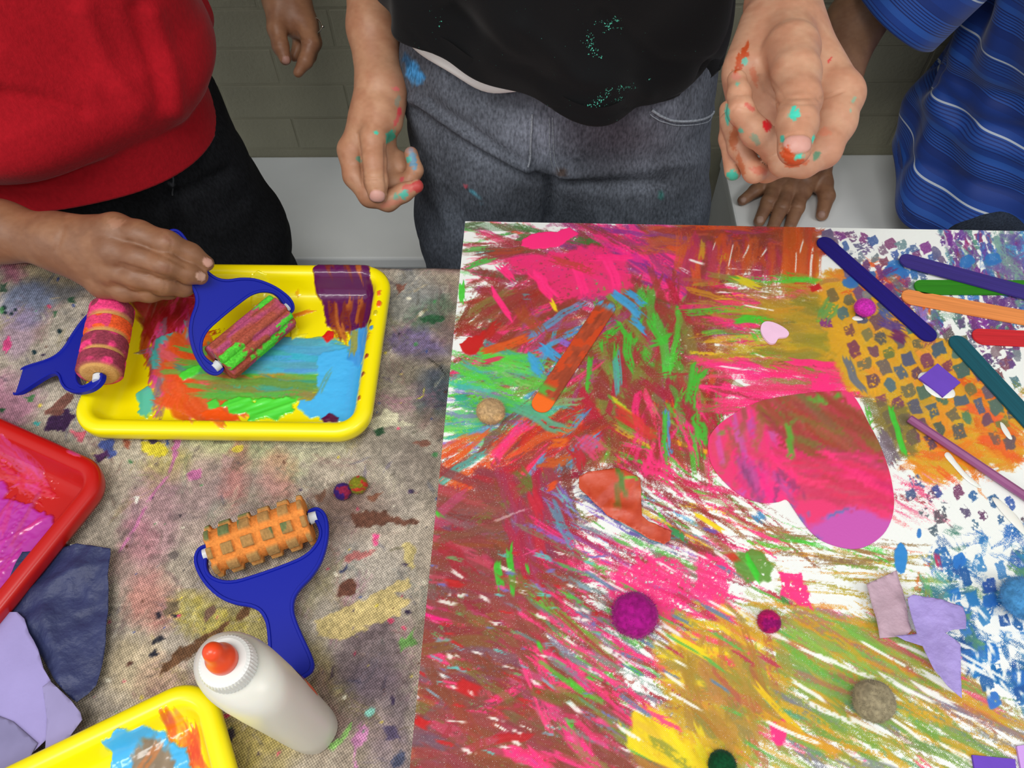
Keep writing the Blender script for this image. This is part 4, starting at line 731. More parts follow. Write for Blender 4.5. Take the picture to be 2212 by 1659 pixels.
def roller(label, o, u, v, smesh):
    """o axle centre, u along the axle, v towards the handle end"""
    o = np.asarray(o, float); u = np.asarray(u, float)/np.linalg.norm(u); v = np.asarray(v, float); v = v-u*(v@u); v /= np.linalg.norm(v); w = np.cross(u, v)
    if w[2] < 0: u = -u; w = np.cross(u, v)
    e = bpy.data.objects.new('foam_roller', None); e.empty_display_size = .02; Mx = Matrix.Identity(4)
    for i in range(3): Mx[i][0] = u[i]; Mx[i][1] = v[i]; Mx[i][2] = w[i]; Mx[i][3] = o[i]
    e.matrix_world = Mx; link(e); tag(e, label, 'paint roller', 'blue handled foam rollers')
    put('handle', HANDLE, m_blue, e); put('foam_sponge', smesh, m_foam, e)
    bm = bmesh.new(); lathe(bm, [(.0045, -.0455), (.0050, -.0395), (.0035, -.039), (.0035, .039), (.0050, .0395), (.0045, .0455)], 20, M4=Matrix.Rotation(math.pi/2, 4, 'Y')); bm_obj('axle', bm, m_axle, e, smooth=False)
    return e
# waffle sponge
def r_waf(T, S):
    a = np.abs(((T/(2*math.pi)*8) % 1)-.5); b = np.abs(((S/.0775*5) % 1)-.5); m = np.clip((.31-a)/.035, 0, 1)*np.clip((.31-b)/.035, 0, 1); return .0168+.0042*m
def c_waf(T, S, Rr):
    tp_ = np.clip((Rr-.0196)/.001, 0, 1)[..., None]; n = vnoise(T*9, S*900, 3)[..., None]; g = vnoise(T*1.5, S*60, 5)[..., None]
    return (H('#de8a42')*(1-tp_)+(H('#b3824c')*(1-g)+H('#94784a')*g)*tp_)*(.92+.16*n) + (g > .72)*np.array([-.18, -.02, .0])*tp_
uC = np.array([.9424, .3346, 0]); vC = np.array([.3346, -.9424, -.10])
roller('foam roller with orange waffle sponge lying on the drop cloth', (-.2035, .2425, TABLE_Z+.0242), uC, vC, sponge_mesh(r_waf, c_waf))
# banded sponge
def r_band(T, S):
    b = np.abs((((S+.0387)/.0775*4) % 1)-.5); return .0190-.0042*np.clip((b-.345)/.04, 0, 1)+.0004*vnoise(T*5, S*300, 2)
def c_band(T, S, Rr):
    g = np.clip((Rr-.0155)/.0022, 0, 1)[..., None]; k = np.floor((S+.0387)/.0775*4).astype(int); n = vnoise(T*2.5, S*120, 7)[..., None]; n2 = vnoise(T*14, S*900, 8)[..., None]
    base = np.where((k == 2)[..., None], H('#e85a2c')*(n > .3)+H('#d8406a')*(n <= .3), H('#e6417c')*(1-sstep(.4, .6, n))+H('#8e3a4c')*sstep(.4, .6, n))
    side = sstep(-.2, .5, np.sin(T))[..., None]
    return np.where(S[..., None] > 1, H('#d29a52')*.9+.1*n2, (H('#c9995a')*(1-g)+base*(.86+.28*n2)*g))
pB0 = PZ(243, 668, .788); pB1 = PZ(215, 806, .788); pBe = PZ(62, 838, TABLE_Z+.007)
roller('foam roller with pink and orange banded sponge, propped on the yellow tray rim', (pB0+pB1)/2, pB0-pB1, pBe-(pB0+pB1)/2, sponge_mesh(r_band, c_band))
# ridged sponge, in the hand
def r_rid(T, S):
    a = ((T/(2*math.pi)*11) % 1); return .0165+.0030*np.sin(math.pi*np.clip(a*1.15, 0, 1))**.5+.0003*vnoise(T*9, S*200, 4)
def c_rid(T, S, Rr):
    n = vnoise(T*3, S*70, 9)[..., None]; n2 = vnoise(T*20, S*800, 6)[..., None]; c = H('#a5503f')*(1-sstep(.5, .7, n))+H('#b3457a')*sstep(.5, .7, n)*.8+H('#9a6a4a')*.2*sstep(.5, .7, n)
    w = vnoise(T*2.0+1, S*30, 12)[..., None]; gr = sstep(.66, .72, w+.25*(vnoise(T*9, S*260, 14)[..., None]-.5))*(np.sin(T)[..., None] > -.4); c = c*(1-gr)+H('#55c83a')*gr; return c*(.86+.25*n2)
DA = .735
pA0 = PZ(462, 796, .7665); pA1 = PZ(621, 662, .7665); pAe = PD(384, 498, .692); cA = (pA0+pA1)/2
ROLLER_A = roller('foam roller with ridged maroon sponge, held by the hand over the yellow tray', cA, pA1-pA0, pAe-cA, sponge_mesh(r_rid, c_rid))
print('roller A axle z', cA[2]-TABLE_Z, 'hand end', pAe, 'len', np.linalg.norm(pAe-cA), np.linalg.norm(pA1-pA0), 'B len', np.linalg.norm(pBe-(pB0+pB1)/2), np.linalg.norm(pB0-pB1))

# ------------------------------------------------------------------ glue bottle
gb = PZ(650, 1555, TABLE_Z+.002); e = empty('glue_bottle', gb, math.radians(-32)); tag(e, 'white glue bottle with orange twist cap standing on the drop cloth', 'glue bottle')
m_glu = simple('white_bottle_plastic', '#d3d0c6', .32, .5, sss=.25); m_cap = simple('white_cap_plastic', '#dcdcd8', .35, .5); m_org = simple('orange_cap_plastic', '#e4471a', .3, .5, sss=.1)
def sup(rx, ry, z, n=48, p=2.6):
    r = []
    for i in range(n):
        a = 2*math.pi*i/n; c, s = math.cos(a), math.sin(a); k = (abs(c)**p+abs(s)**p)**(-1/p); r.append((rx*k*c, ry*k*s, z))
    return r
bm = bmesh.new(); prof = [(.024, .0135, 0), (.0285, .0172, .002), (.030, .0185, .006), (.0305, .019, .03), (.0308, .0195, .08), (.0312, .0202, .115), (.0312, .0205, .132), (.0302, .0203, .141), (.0275, .0195, .148), (.0225, .0178, .1535), (.0165, .0150, .1570), (.0125, .0125, .1585), (.0120, .0120, .161)]
rings = [[bm.verts.new(p) for p in sup(a, b2, z, p=2.6 if z < .12 else 2.1)] for a, b2, z in prof]
for a, b2 in zip(rings[:-1], rings[1:]):
    for i in range(48): bm.faces.new((a[i], a[(i+1) % 48], b2[(i+1) % 48], b2[i]))
bm.faces.new(rings[-1]); bm.faces.new(rings[0][::-1]); bm_obj('bottle_body', bm, m_glu, e, smooth=True)
bm = bmesh.new(); n = 96
pr = [(.0138, .1575, 1), (.0144, .1590, 1), (.0144, .1675, 1), (.0138, .1700, .3), (.0120, .1712, 0), (.0080, .1715, 0)]
rings = [[bm.verts.new(((r+(.0005 if i % 2 else -.0003)*k)*math.cos(2*math.pi*i/n), (r+(.0005 if i % 2 else -.0003)*k)*math.sin(2*math.pi*i/n), z)) for i in range(n)] for r, z, k in pr]
for a, b2 in zip(rings[:-1], rings[1:]):
    for i in range(n): bm.faces.new((a[i], a[(i+1) % n], b2[(i+1) % n], b2[i]))
bm.faces.new(rings[-1]); bm.faces.new(rings[0][::-1]); cap = bm_obj('cap_collar', bm, m_cap, e)
bm = bmesh.new(); lathe(bm, [(.0080, .171), (.0083, .1745), (.0080, .1780), (.0068, .1808), (.0057, .1840), (.0054, .1880), (.0048, .1910), (.0033, .1930), (.0012, .1940)], 40); bm_obj('twist_cap', bm, m_org, cap, smooth=True)
bm = bmesh.new(); rg = []
for z in (.06, .085): rg.append([bm.verts.new((.0312*math.sin(t)*.86, .0207*abs(math.cos(t))**.55, z)) for t in np.linspace(-.9, .9, 16)])
for i in range(15): bm.faces.new((rg[0][i], rg[0][i+1], rg[1][i+1], rg[1][i]))
bm_obj('paper_label', bm, simple('orange_label', '#d8572e', .5, .4), e, smooth=True)

# ------------------------------------------------------------------ craft sticks
def stick_mesh(L=.152, W=.0185, T=.0019):
    pts = []
    for cx, a0 in ((L/2-W/2, -90), (-L/2+W/2, 90)):
        for i in range(13): a = math.radians(a0+180*i/12); pts.append((cx+W/2*math.cos(a), W/2*math.sin(a)))
    bm = bmesh.new(); f = bm.faces.new([bm.verts.new((x, y, T)) for x, y in pts]); r = bmesh.ops.extrude_face_region(bm, geom=[f])
    for g in r['geom']:
        if isinstance(g, bmesh.types.BMVert): g.co.z = 0
    bmesh.ops.recalc_face_normals(bm, faces=bm.faces)
    bmesh.ops.bevel(bm, geom=[e2 for e2 in bm.edges if abs(e2.verts[0].co.z-e2.verts[1].co.z) < 1e-6], offset=.0004, segments=2, affect='EDGES')
    me = bpy.data.meshes.new('craft_stick'); bm.to_mesh(me); bm.free(); return me
def craft_stick(tip, toward, col, label, z=CZ+.0004, tilt=0, mat=None):
    a = PZ(*tip, z); b2 = PZ(*toward, z); d = (b2-a)[:2]; d /= np.linalg.norm(d); c = a[:2]+d*.076
    m = mat or simple('dyed_wood', col, .55, .35, var=.16, vscale=60, stretch=(.25, 8, 8), bump=.25, bscale=90, bdist=.0004)
    o = put('craft_stick', stick_mesh(), m, None, (c[0], c[1], z+abs(math.sin(tilt))*.076)); o.rotation_euler = (0, -tilt, math.atan2(d[1], d[0])); tag(o, label, 'craft stick', 'dyed craft sticks on the canvas'); return o
craft_stick((1770, 516), (2017, 737), '#170a6e', 'navy craft stick lying diagonally across the mustard paint')
craft_stick((1974, 622), (2212, 623), '#2a7d14', 'green craft stick partly under the purple one')
craft_stick((1942, 560), (2212, 633), '#372a78', 'purple craft stick crossing over the green stick', CZ+.0026)
craft_stick((1946, 640), (2212, 688), '#e08a4a', 'orange craft stick just below the green stick')
craft_stick((2099, 728), (2212, 733), '#c4242c', 'red craft stick cut off by the right edge')
craft_stick((2056, 728), (2163, 845), '#0d4f5c', 'teal craft stick below the red one')
def paint_stick():
    a = PZ(1160, 890, CZ); b2 = PZ(1318, 652, CZ); d = (b2-a)[:2]; Ln = np.linalg.norm(d); d /= Ln; c = (a[:2]+b2[:2])/2; me = stick_mesh(Ln, .0185)
    bm = bmesh.new(); bm.from_mesh(me)
    for t in np.arange(-Ln/2, Ln/2, .0015): bmesh.ops.bisect_plane(bm, geom=bm.verts[:]+bm.edges[:]+bm.faces[:], plane_co=(t, 0, 0), plane_no=(1, 0, 0))
    for t in np.arange(-.009, .0095, .0015): bmesh.ops.bisect_plane(bm, geom=bm.verts[:]+bm.edges[:]+bm.faces[:], plane_co=(0, t, 0), plane_no=(0, 1, 0))
    bm.to_mesh(me); bm.free(); co = np.array([v.co[:] for v in me.vertices]); s = co[:, 0]/Ln+.5; n = fbm(co[:, 0]/.012, co[:, 1]/.003, 4); n2 = fbm(co[:, 0]/.01, co[:, 1]/.006, 8)
    col = H('#a34428')[None]*(.8+.4*n[:, None]); k = sstep(.55, .62, n2)[:, None]; col = col*(1-k)+H('#c8451c')*k
    k = (sstep(.90, .95, s)*sstep(.3, .5, n))[:, None]; col = col*(1-k)+H('#4f9ac4')*k; k = sstep(.96, .99, s)[:, None]*.8; col = col*(1-k)+H('#7a5a3a')*k
    k = (sstep(.10, .14, s)*(1-sstep(.17, .22, s))*sstep(.35, .5, n2))[:, None]; col = col*(1-k)+H('#58a83a')*k; k = (1-sstep(.10, .125, s))[:, None]; col = col*(1-k)+H('#ef6a1c')*k
    col_attr(me, col); o = put('craft_stick', me, simple('painted_wood', None, .45, .45, attr=True, bump=.3, bscale=300, bdist=.0006), None, (c[0], c[1], CZ+.0004)); o.rotation_euler = (0, 0, math.atan2(d[1], d[0]))
    tag(o, 'craft stick painted over in rust brown with a bare orange end', 'craft stick', 'dyed craft sticks on the canvas')
paint_stick()

# ------------------------------------------------------------------ pompoms
def pompom(x, y, rpx, col, label, z0=CZ, sq=.86, col2=None, fz=.16, seed=0, sx=1.):
    rs = np.random.RandomState(seed); d0 = (pix(PZ(x, y, z0))[2]); r = rpx*d0/F_PX; c = PZ(x, y, z0+r*sq); c[2] = z0+.0006
    bm = bmesh.new(); bmesh.ops.create_icosphere(bm, subdivisions=4, radius=1.0); V = np.array([v.co[:] for v in bm.verts]); Fc = np.array([[v.index for v in f.verts] for f in bm.faces]); bm.free()
    nz = fbm(V[:, 0]*3+9, V[:, 1]*3+V[:, 2]*2.3, seed, 3); V = V*(.90+.13*nz)[:, None]
    n = 2600; g = rs.normal(size=(n, 3)); g /= np.linalg.norm(g, axis=1)[:, None]; g = g[g[:, 2] > -.75]; n = len(g)
    t = np.cross(g, rs.normal(size=(n, 3))); t /= np.linalg.norm(t, axis=1)[:, None]; ln = rs.uniform(.3, 1, n)[:, None]*fz
    b0 = g*.93-t*.012; b1 = g*.93+t*.012; tip = g*(.95+ln)+rs.normal(size=(n, 3))*.05
    F2 = len(V)+np.arange(n*3).reshape(n, 3); VV2 = np.concatenate([V, np.stack([b0, b1, tip], 1).reshape(-1, 3)]); Fc = np.concatenate([Fc, F2])
    cc = np.tile(H(col), (len(VV2), 1))
    if col2 is not None:
        k = sstep(.52, .62, fbm(VV2[:, 0]*2+4, VV2[:, 1]*2+VV2[:, 2], seed+3, 2))[:, None]; cc = cc*(1-k)+H(col2)*k
    cc = cc*(.86+.28*rs.rand(len(VV2), 1)); VV2 = VV2*np.array([r*sx, r, r*sq]); VV2[:, 2] -= VV2[:, 2].min()
    me = mesh_np('pompom', VV2, Fc); col_attr(me, cc); o = put('pompom', me, m_pom, None, c); tag(o, label, 'pompom', 'fuzzy craft pompoms')
m_pom = simple('pompom_fibre', None, .9, .1, attr=True, sheen=.15)
pompom(1060, 889, 31, '#b3946c', 'beige pompom with yellow paint flecks by the canvas left edge', col2='#c2a070', seed=1, sq=.7)
pompom(1371, 1328, 49, '#9a1478', 'largest magenta pompom near the middle of the canvas', seed=2)
pompom(1661, 1343, 25, '#b0175f', 'small crimson pompom above the yellow paint patch', col2='#8a1060', seed=3)
pompom(1887, 1514, 44, '#8f846a', 'olive grey pompom at the lower right of the canvas', seed=4)
pompom(2212, 1292, 46, '#4a8cc0', 'blue pompom cut off by the right edge', seed=5, fz=.2)
pompom(1868, 665, 22, '#c22fa8', 'small bright pink pompom beside the navy stick', seed=6, sq=.75)
pompom(1560, 1652, 30, '#0d4426', 'dark green pompom at the bottom edge', seed=7)
pompom(740, 1062, 19, '#3a1f6a', 'tiny purple and red pompom on the drop cloth', TABLE_Z+.001, col2='#8a2344', seed=8)
pompom(774, 1048, 20, '#7a7a1f', 'tiny red and green pompom touching the purple one', TABLE_Z+.001, col2='#b83a2c', seed=9)

# ------------------------------------------------------------------ paper, foam and tissue pieces
m_paint = simple('painted_paper', None, .42, .45, attr=True, bump=.25, bscale=500, bdist=.0004)
HZ = zpx((1400, 800), 3.859, [(1155, 1078), (1090, 1096), (1000, 1106), (900, 1095), (800, 1058), (700, 990), (600, 890), (530, 790), (502, 680), (502, 590), (532, 520), (600, 445), (720, 362), (850, 292), (1000, 243), (1200, 207), (1400, 186), (1600, 175), (1690, 197), (1760, 290), (1830, 430), (1900, 560), (1960, 700), (2010, 850), (2040, 1000), (2048, 1120), (2030, 1230), (1980, 1340), (1900, 1420), (1800, 1474), (1700, 1490), (1580, 1470), (1450, 1420), (1350, 1340), (1270, 1240), (1210, 1150)])
usH = np.arange(.20, .45, .0012); vsH = np.arange(.10, .36, .0012); hp = Painter(C0, CR@xax, CR@np.array([0, -1.0, 0]), usH, vsH, CZ, '#c455ae', seed=31)
hz_ = lambda pts: zpx((1400, 800), 3.859, pts)
hp.blob(hz_([(500, 100), (2100, 100), (2100, 1240), (1960, 1240), (1760, 1130), (1640, 1170), (1450, 1260), (1330, 1300), (1150, 1100), (900, 1110), (600, 950), (450, 800)]), '#e8386f', .96, 6, 14, .2)
hp.zone(hz_([(520, 560), (900, 300), (1200, 800), (600, 800)]), 40, 84, 90, 16, [(3, '#d8456a'), (3, '#f03078'), (2, '#a85a50'), (1, '#c050a0')], a=.8, dry=.3, jit=10)
hp.zone(hz_([(950, 250), (1650, 190), (1950, 700), (1300, 760)]), 90, 35, 150, 18, [(5, '#9a4438'), (3, '#8a5a34'), (2, '#b03a44'), (1, '#6f7a34')], a=.8, dry=.25, jit=10)
hp.zone(hz_([(1300, 760), (1950, 720), (2040, 1100), (1500, 1100), (1100, 950)]), 80, 16, 170, 18, [(4, '#d8325f'), (3, '#c8405f'), (2, '#f0307a'), (1, '#b04050')], a=.75, dry=.25, jit=8)
hp.zone(hz_([(600, 840), (1150, 830), (1250, 1050), (900, 1080)]), 40, 70, 70, 20, [(3, '#f5307c'), (2, '#b44a90'), (1, '#8a3f70')], a=.7, dry=.3, jit=15)
for a in [((1180, 470), (1190, 780), 16), ((1200, 430), (1215, 470), 14), ((1400, 225), (1490, 300), 18), ((680, 490), (680, 510), 10), ((590, 520), (620, 560), 20), ((600, 860), (610, 880), 12), ((1330, 240), (1450, 300), 10), ((1560, 210), (1600, 250), 26)]:
    (p, q) = hz_([a[0], a[1]]); hp.stroke(*p, *q, a[2], '#5aa836', .85, .25, .3)
for a in [((1190, 1130), (1230, 1170), 10), ((1330, 1200), (1360, 1240), 9), ((1460, 1250), (1650, 1170), 7), ((1400, 1390), (1450, 1415), 7), ((1250, 1230), (1300, 1280), 12)]:
    (p, q) = hz_([a[0], a[1]]); hp.stroke(*p, *q, a[2], '#4a78b8', .8, .25, .3)
o = sheet('paper_heart', catmull(px_poly(HZ, CZ+.0008)[:, :2], 3), CZ+.0003, .0012, .0025, m_paint, colfun=sampler(hp)); tag(o, 'large paper heart painted pink and rust with an orchid tip', 'paper heart')
m_pinkfoam = simple('pink_foam', '#efc3e0', .7, .3, var=.03, vscale=80, bump=.15, bscale=600); m_purfoam = simple('purple_foam', '#6a44b8', .75, .3, var=.04, vscale=60, bump=.25, bscale=700, bdist=.0004); m_lilfoam = simple('lilac_foam', '#c79ae0', .7, .3, bump=.2, bscale=700)
o = sheet('foam_heart', catmull(px_poly(zpx((1400, 460), 4.148, [(1165, 1125), (1140, 1165), (1090, 1168), (1040, 1120), (1010, 1060), (1015, 1005), (1050, 976), (1110, 980), (1180, 1008), (1240, 1048), (1262, 1085), (1240, 1112), (1190, 1118)]), CZ+.002)[:, :2], 3), CZ+.0004, .0022, .02, m_pinkfoam); tag(o, 'small pale pink foam heart on the olive paint', 'foam heart')
o = sheet('foam_square', px_poly(zpx((1740, 470), 4.254, [(1040, 1480), (1210, 1345), (1420, 1520), (1262, 1652)]), CZ+.002), CZ+.001, .0020, .03, m_purfoam); tag(o, 'purple foam square stuck down in white glue', 'foam square', 'cut foam shapes')
o = sheet('foam_square', px_poly([(2100, 1631), (2192, 1640), (2202, 1712), (2112, 1704)], CZ+.002), CZ+.0004, .0020, .03, m_purfoam); tag(o, 'purple foam square at the bottom right corner', 'foam square', 'cut foam shapes')
o = sheet('foam_square', px_poly([(2196, 1612), (2262, 1600), (2284, 1690), (2212, 1698)], CZ+.002), CZ+.0004, .0020, .03, m_lilfoam); tag(o, 'lilac foam square beside the bottom right purple one', 'foam square', 'cut foam shapes')
m_glue = simple('wet_white_glue', '#e9e7df', .18, .5, sss=.3)
def puddle(pts, label, dome=.0011): o = sheet('glue_puddle', catmull(px_poly(pts, CZ)[:, :2], 3), CZ+.0001, .0004, .002, m_glue, dome=dome); tag(o, label, 'glue', 'white glue puddles on the canvas')
puddle(zpx((1740, 470), 4.254, [(1030, 1470), (1080, 1420), (1200, 1440), (1330, 1560), (1370, 1600), (1365, 1650), (1290, 1665), (1190, 1650), (1110, 1590), (1080, 1530)]), 'white glue oozing from under the purple foam square')
puddle(zpx((1740, 470), 4.254, [(425, 925), (470, 905), (525, 935), (510, 948), (450, 948)]), 'small white glue smear below the bright pink pompom', .0007)
puddle(zpx((1800, 840), 3.949, [(945, 570), (985, 545), (1060, 640), (1130, 720), (1250, 830), (1240, 850), (1130, 780), (1010, 650)]), 'long white glue streak beside the mauve dowel', .0007)
puddle(zpx((1800, 840), 3.949, [(1420, 290), (1450, 300), (1500, 370), (1525, 430), (1490, 425), (1440, 360)]), 'white glue drip beside the teal stick', .0007)
puddle(zpx((1800, 840), 3.949, [(1350, 930), (1420, 950), (1540, 1060), (1627, 1180), (1640, 1260), (1540, 1170), (1420, 1040)]), 'wide white glue smear at the right edge', .0006)
# mauve dowel
a = PZ(1963, 904, CZ+.004); b2 = PZ(2214, 1072, CZ+.004); d = b2-a; d /= np.linalg.norm(d); Ld = .19; c = a+d*Ld/2
bm = bmesh.new(); lathe(bm, [(.0030, -Ld/2), (.0037, -Ld/2+.0006), (.0037, Ld/2-.0006), (.0030, Ld/2)], 8); o = bm_obj('wooden_dowel', bm, simple('mauve_lacquer', '#8f4d7c', .3, .5, var=.06, vscale=50), None, (c[0], c[1], CZ+.0042)); o.rotation_euler = (math.pi/2, 0, math.atan2(d[1], d[0])+math.pi/2); tag(o, 'thin mauve dowel lying over the orange paint', 'dowel')
# tissue
def crumple(seed, amp, sc=.02):
    def f(x, y):
        r = 0; a = 1.0; q = sc
        for k in range(4):
            an = 1.3*k+seed; c_, s_ = math.cos(an), math.sin(an); n1 = vnoise((x*c_+y*s_)/q, (y*c_-x*s_)/(q*1.7), seed+k*7); r = r+a*np.abs(2*n1-1); a *= .55; q *= .58
        return amp*(1-r/2.0)
    return f
def tissue_mat(name, col): return simple(name, col, .5, .4, var=.14, vscale=60, bump=.8, bscale=90, bdist=.003, detail=5)
ot = Painter(C0, CR@xax, CR@np.array([0, -1.0, 0]), np.arange(.08, .24, .0012), np.arange(.18, .36, .0012), CZ, '#c2492c', seed=33)
ot.zone([(1240, 1010), (1460, 1010), (1460, 1190), (1240, 1190)], 40, 60, 90, 30, [(3, '#c84f30'), (2, '#b33f26'), (1, '#c95a4a')], a=.6, dry=.2, jit=40); ot.stroke(1338, 1022, 1346, 1078, 16, '#4a7a2c', .9, .2, .5); ot.stroke(1332, 1060, 1336, 1120, 12, '#6a6a2a', .8, .25, .4); ot.stroke(1345, 1042, 1378, 1046, 8, '#58c03a', .95, .15, .5)
o = sheet('tissue_scrap', px_poly([(1250, 1036), (1266, 1028), (1330, 1019), (1346, 1022), (1381, 1040), (1385, 1120), (1400, 1134), (1448, 1153), (1446, 1172), (1432, 1183), (1400, 1170), (1350, 1136), (1310, 1116), (1280, 1090), (1250, 1058)], CZ+.002), CZ+.0006, .0003, .0022, m_paint, zfun=crumple(41, .010, .026), colfun=sampler(ot)); tag(o, 'rust orange tissue scrap creased and glued onto the painting', 'tissue paper', 'tissue scraps')
zz8 = lambda pts: px_poly(zpx((1400, 1220), 2.724, pts), CZ+.004)
o = sheet('tissue_scrap', zz8([(1268, 130), (1455, 38), (1490, 150), (1495, 230), (1530, 400), (1500, 430), (1350, 442), (1330, 320)]), CZ+.0006, .0003, .003, tissue_mat('mauve_tissue', '#b79aa8'), zfun=crumple(43, .011, .034)); tag(o, 'dusty mauve tissue scrap half under the lilac one', 'tissue paper', 'tissue scraps')
o = sheet('tissue_scrap', zz8([(1490, 222), (1520, 205), (1630, 225), (1800, 280), (1818, 340), (1815, 410), (1740, 415), (1700, 432), (1780, 500), (1790, 650), (1800, 806), (1720, 735), (1640, 640), (1580, 500), (1480, 470), (1425, 440), (1545, 430)]), CZ+.0070, .0003, .0022, tissue_mat('lilac_tissue', '#9b8ac8'), zfun=crumple(47, .014, .038)); tag(o, 'lilac tissue scrap with a long pointed tail', 'tissue paper', 'tissue scraps')
def spk(base, seed, spots):
    def f(x, y):
        c = np.tile(H(base), (len(x), 1))*(.9+.2*fbm(x/.02, y/.02, seed))[:, None]; return c
    return f
CLZ = TABLE_Z+.0032
o = sheet('tissue_sheet', px_poly([(60, 1200), (130, 1194), (182, 1185), (250, 1194), (250, 1206), (245, 1250), (240, 1330), (236, 1390), (228, 1440), (218, 1485), (200, 1505), (178, 1522), (165, 1513), (130, 1472), (100, 1425), (60, 1380), (20, 1360), (10, 1300)], CLZ+.002), CLZ+.0032, .0003, .0022, tissue_mat('navy_tissue', '#2c335a'), zfun=crumple(51, .013, .042)); tag(o, 'crumpled navy tissue sheet poking out under the red tray', 'tissue paper', 'paper sheets on the drop cloth')
m_lil = simple('torn_lilac_paper', '#9a90c4', .8, .2, var=.06, vscale=25, bump=.2, bscale=300)
o = sheet('torn_paper', px_poly([(-90, 1340), (20, 1332), (55, 1332), (70, 1346), (80, 1376), (90, 1392), (100, 1412), (112, 1452), (126, 1476), (135, 1500), (122, 1600), (60, 1660), (-90, 1700)], CLZ+.003), CLZ+.0135, .0004, .004, m_lil, zfun=crumple(55, .0016, .05)); tag(o, 'large torn lilac paper over the navy tissue', 'paper', 'paper sheets on the drop cloth')
o = sheet('torn_paper', px_poly([(112, 1492), (128, 1480), (150, 1500), (172, 1521), (192, 1546), (196, 1562), (168, 1600), (118, 1640), (122, 1560)], CLZ+.003), CLZ+.0152, .0004, .004, simple('torn_grey_lilac_paper', '#938bb6', .8, .2, var=.08, vscale=25), zfun=crumple(57, .0012, .04)); tag(o, 'narrow torn lilac strip beside the yellow tray at the bottom left', 'paper', 'paper sheets on the drop cloth')
o = sheet('torn_paper', px_poly([(-90, 1530), (0, 1546), (50, 1566), (102, 1612), (60, 1690), (-90, 1720)], CLZ+.003), CLZ+.0152, .0004, .004, simple('grey_lilac_paper', '#7f7aa0', .8, .2, var=.10, vscale=40), zfun=crumple(59, .0012, .05)); tag(o, 'greyish lilac paper flap at the lower left corner', 'paper', 'paper sheets on the drop cloth')
# brush between the red tray and the navy tissue
a = PZ(118, 1166, TABLE_Z+.006); b2 = PZ(196, 1190, TABLE_Z+.006); d = b2-a; d /= np.linalg.norm(d); e = empty('paintbrush', (a[0], a[1], TABLE_Z+.0050)); e.rotation_euler = (0, math.pi/2, math.atan2(d[1], d[0])); tag(e, 'thin red paintbrush between the red tray and navy tissue', 'paintbrush')
bm = bmesh.new(); lathe(bm, [(.0018, .020), (.0022, .024), (.0022, .034), (.0018, .040), (.0010, .042)], 14); bm_obj('handle', bm, simple('red_lacquer', '#a82218', .3, .5), e, smooth=True)
bm = bmesh.new(); lathe(bm, [(.0022, .006), (.0022, .020)], 14); bm_obj('ferrule', bm, simple('silver_ferrule', '#c4c2ba', .3, .5, metal=.7), e, smooth=True)
bm = bmesh.new(); lathe(bm, [(.0006, -.008), (.0020, 0), (.0022, .006)], 14); bm_obj('bristles', bm, simple('brush_hair', '#4a3424', .8), e, smooth=True)
# ------------------------------------------------------------------ people: smooth implicit bodies
def surface_nets(phi, lo, h):
    s = phi < 0; c = np.zeros(tuple(n-1 for n in phi.shape), np.int8)
    for a in (0, 1):
        for b_ in (0, 1):
            for d in (0, 1): c += s[a:phi.shape[0]-1+a, b_:phi.shape[1]-1+b_, d:phi.shape[2]-1+d]
    act = (c > 0) & (c < 8); ai = np.argwhere(act); idx = np.full(c.shape, -1, np.int64); idx[act] = np.arange(len(ai))
    acc = np.zeros((len(ai), 3)); cnt = np.zeros(len(ai)); cor = [(a, b_, d) for a in (0, 1) for b_ in (0, 1) for d in (0, 1)]
    val = {k: phi[ai[:, 0]+k[0], ai[:, 1]+k[1], ai[:, 2]+k[2]] for k in cor}
    for a in cor:
        for ax in range(3):
            if a[ax] == 0:
                b_ = tuple(1 if i == ax else a[i] for i in range(3)); pa, pb = val[a], val[b_]; x = (pa < 0) != (pb < 0)
                t = pa[x]/(pa[x]-pb[x]); p = np.tile(np.array(a, float), (x.sum(), 1)); p[:, ax] += t; acc[x] += p; cnt[x] += 1
    V = np.asarray(lo) + h*(ai+acc/cnt[:, None]); Fs = []
    for ax in range(3):
        o1, o2 = (ax+1) % 3, (ax+2) % 3; sa = [slice(None)]*3; sb = [slice(None)]*3; sa[ax] = slice(None, -1); sb[ax] = slice(1, None)
        e = np.argwhere(s[tuple(sa)] != s[tuple(sb)]); e = e[(e[:, o1] > 0) & (e[:, o2] > 0) & (e[:, o1] < phi.shape[o1]-1) & (e[:, o2] < phi.shape[o2]-1)]
        ins = s[e[:, 0], e[:, 1], e[:, 2]]; q = []
        for d1, d2 in ((-1, -1), (0, -1), (0, 0), (-1, 0)):
            k = e.copy(); k[:, o1] += d1; k[:, o2] += d2; q.append(idx[k[:, 0], k[:, 1], k[:, 2]])
        q = np.stack(q, -1); q[~ins] = q[~ins][:, ::-1]; Fs.append(q)
    return V, np.concatenate(Fs)
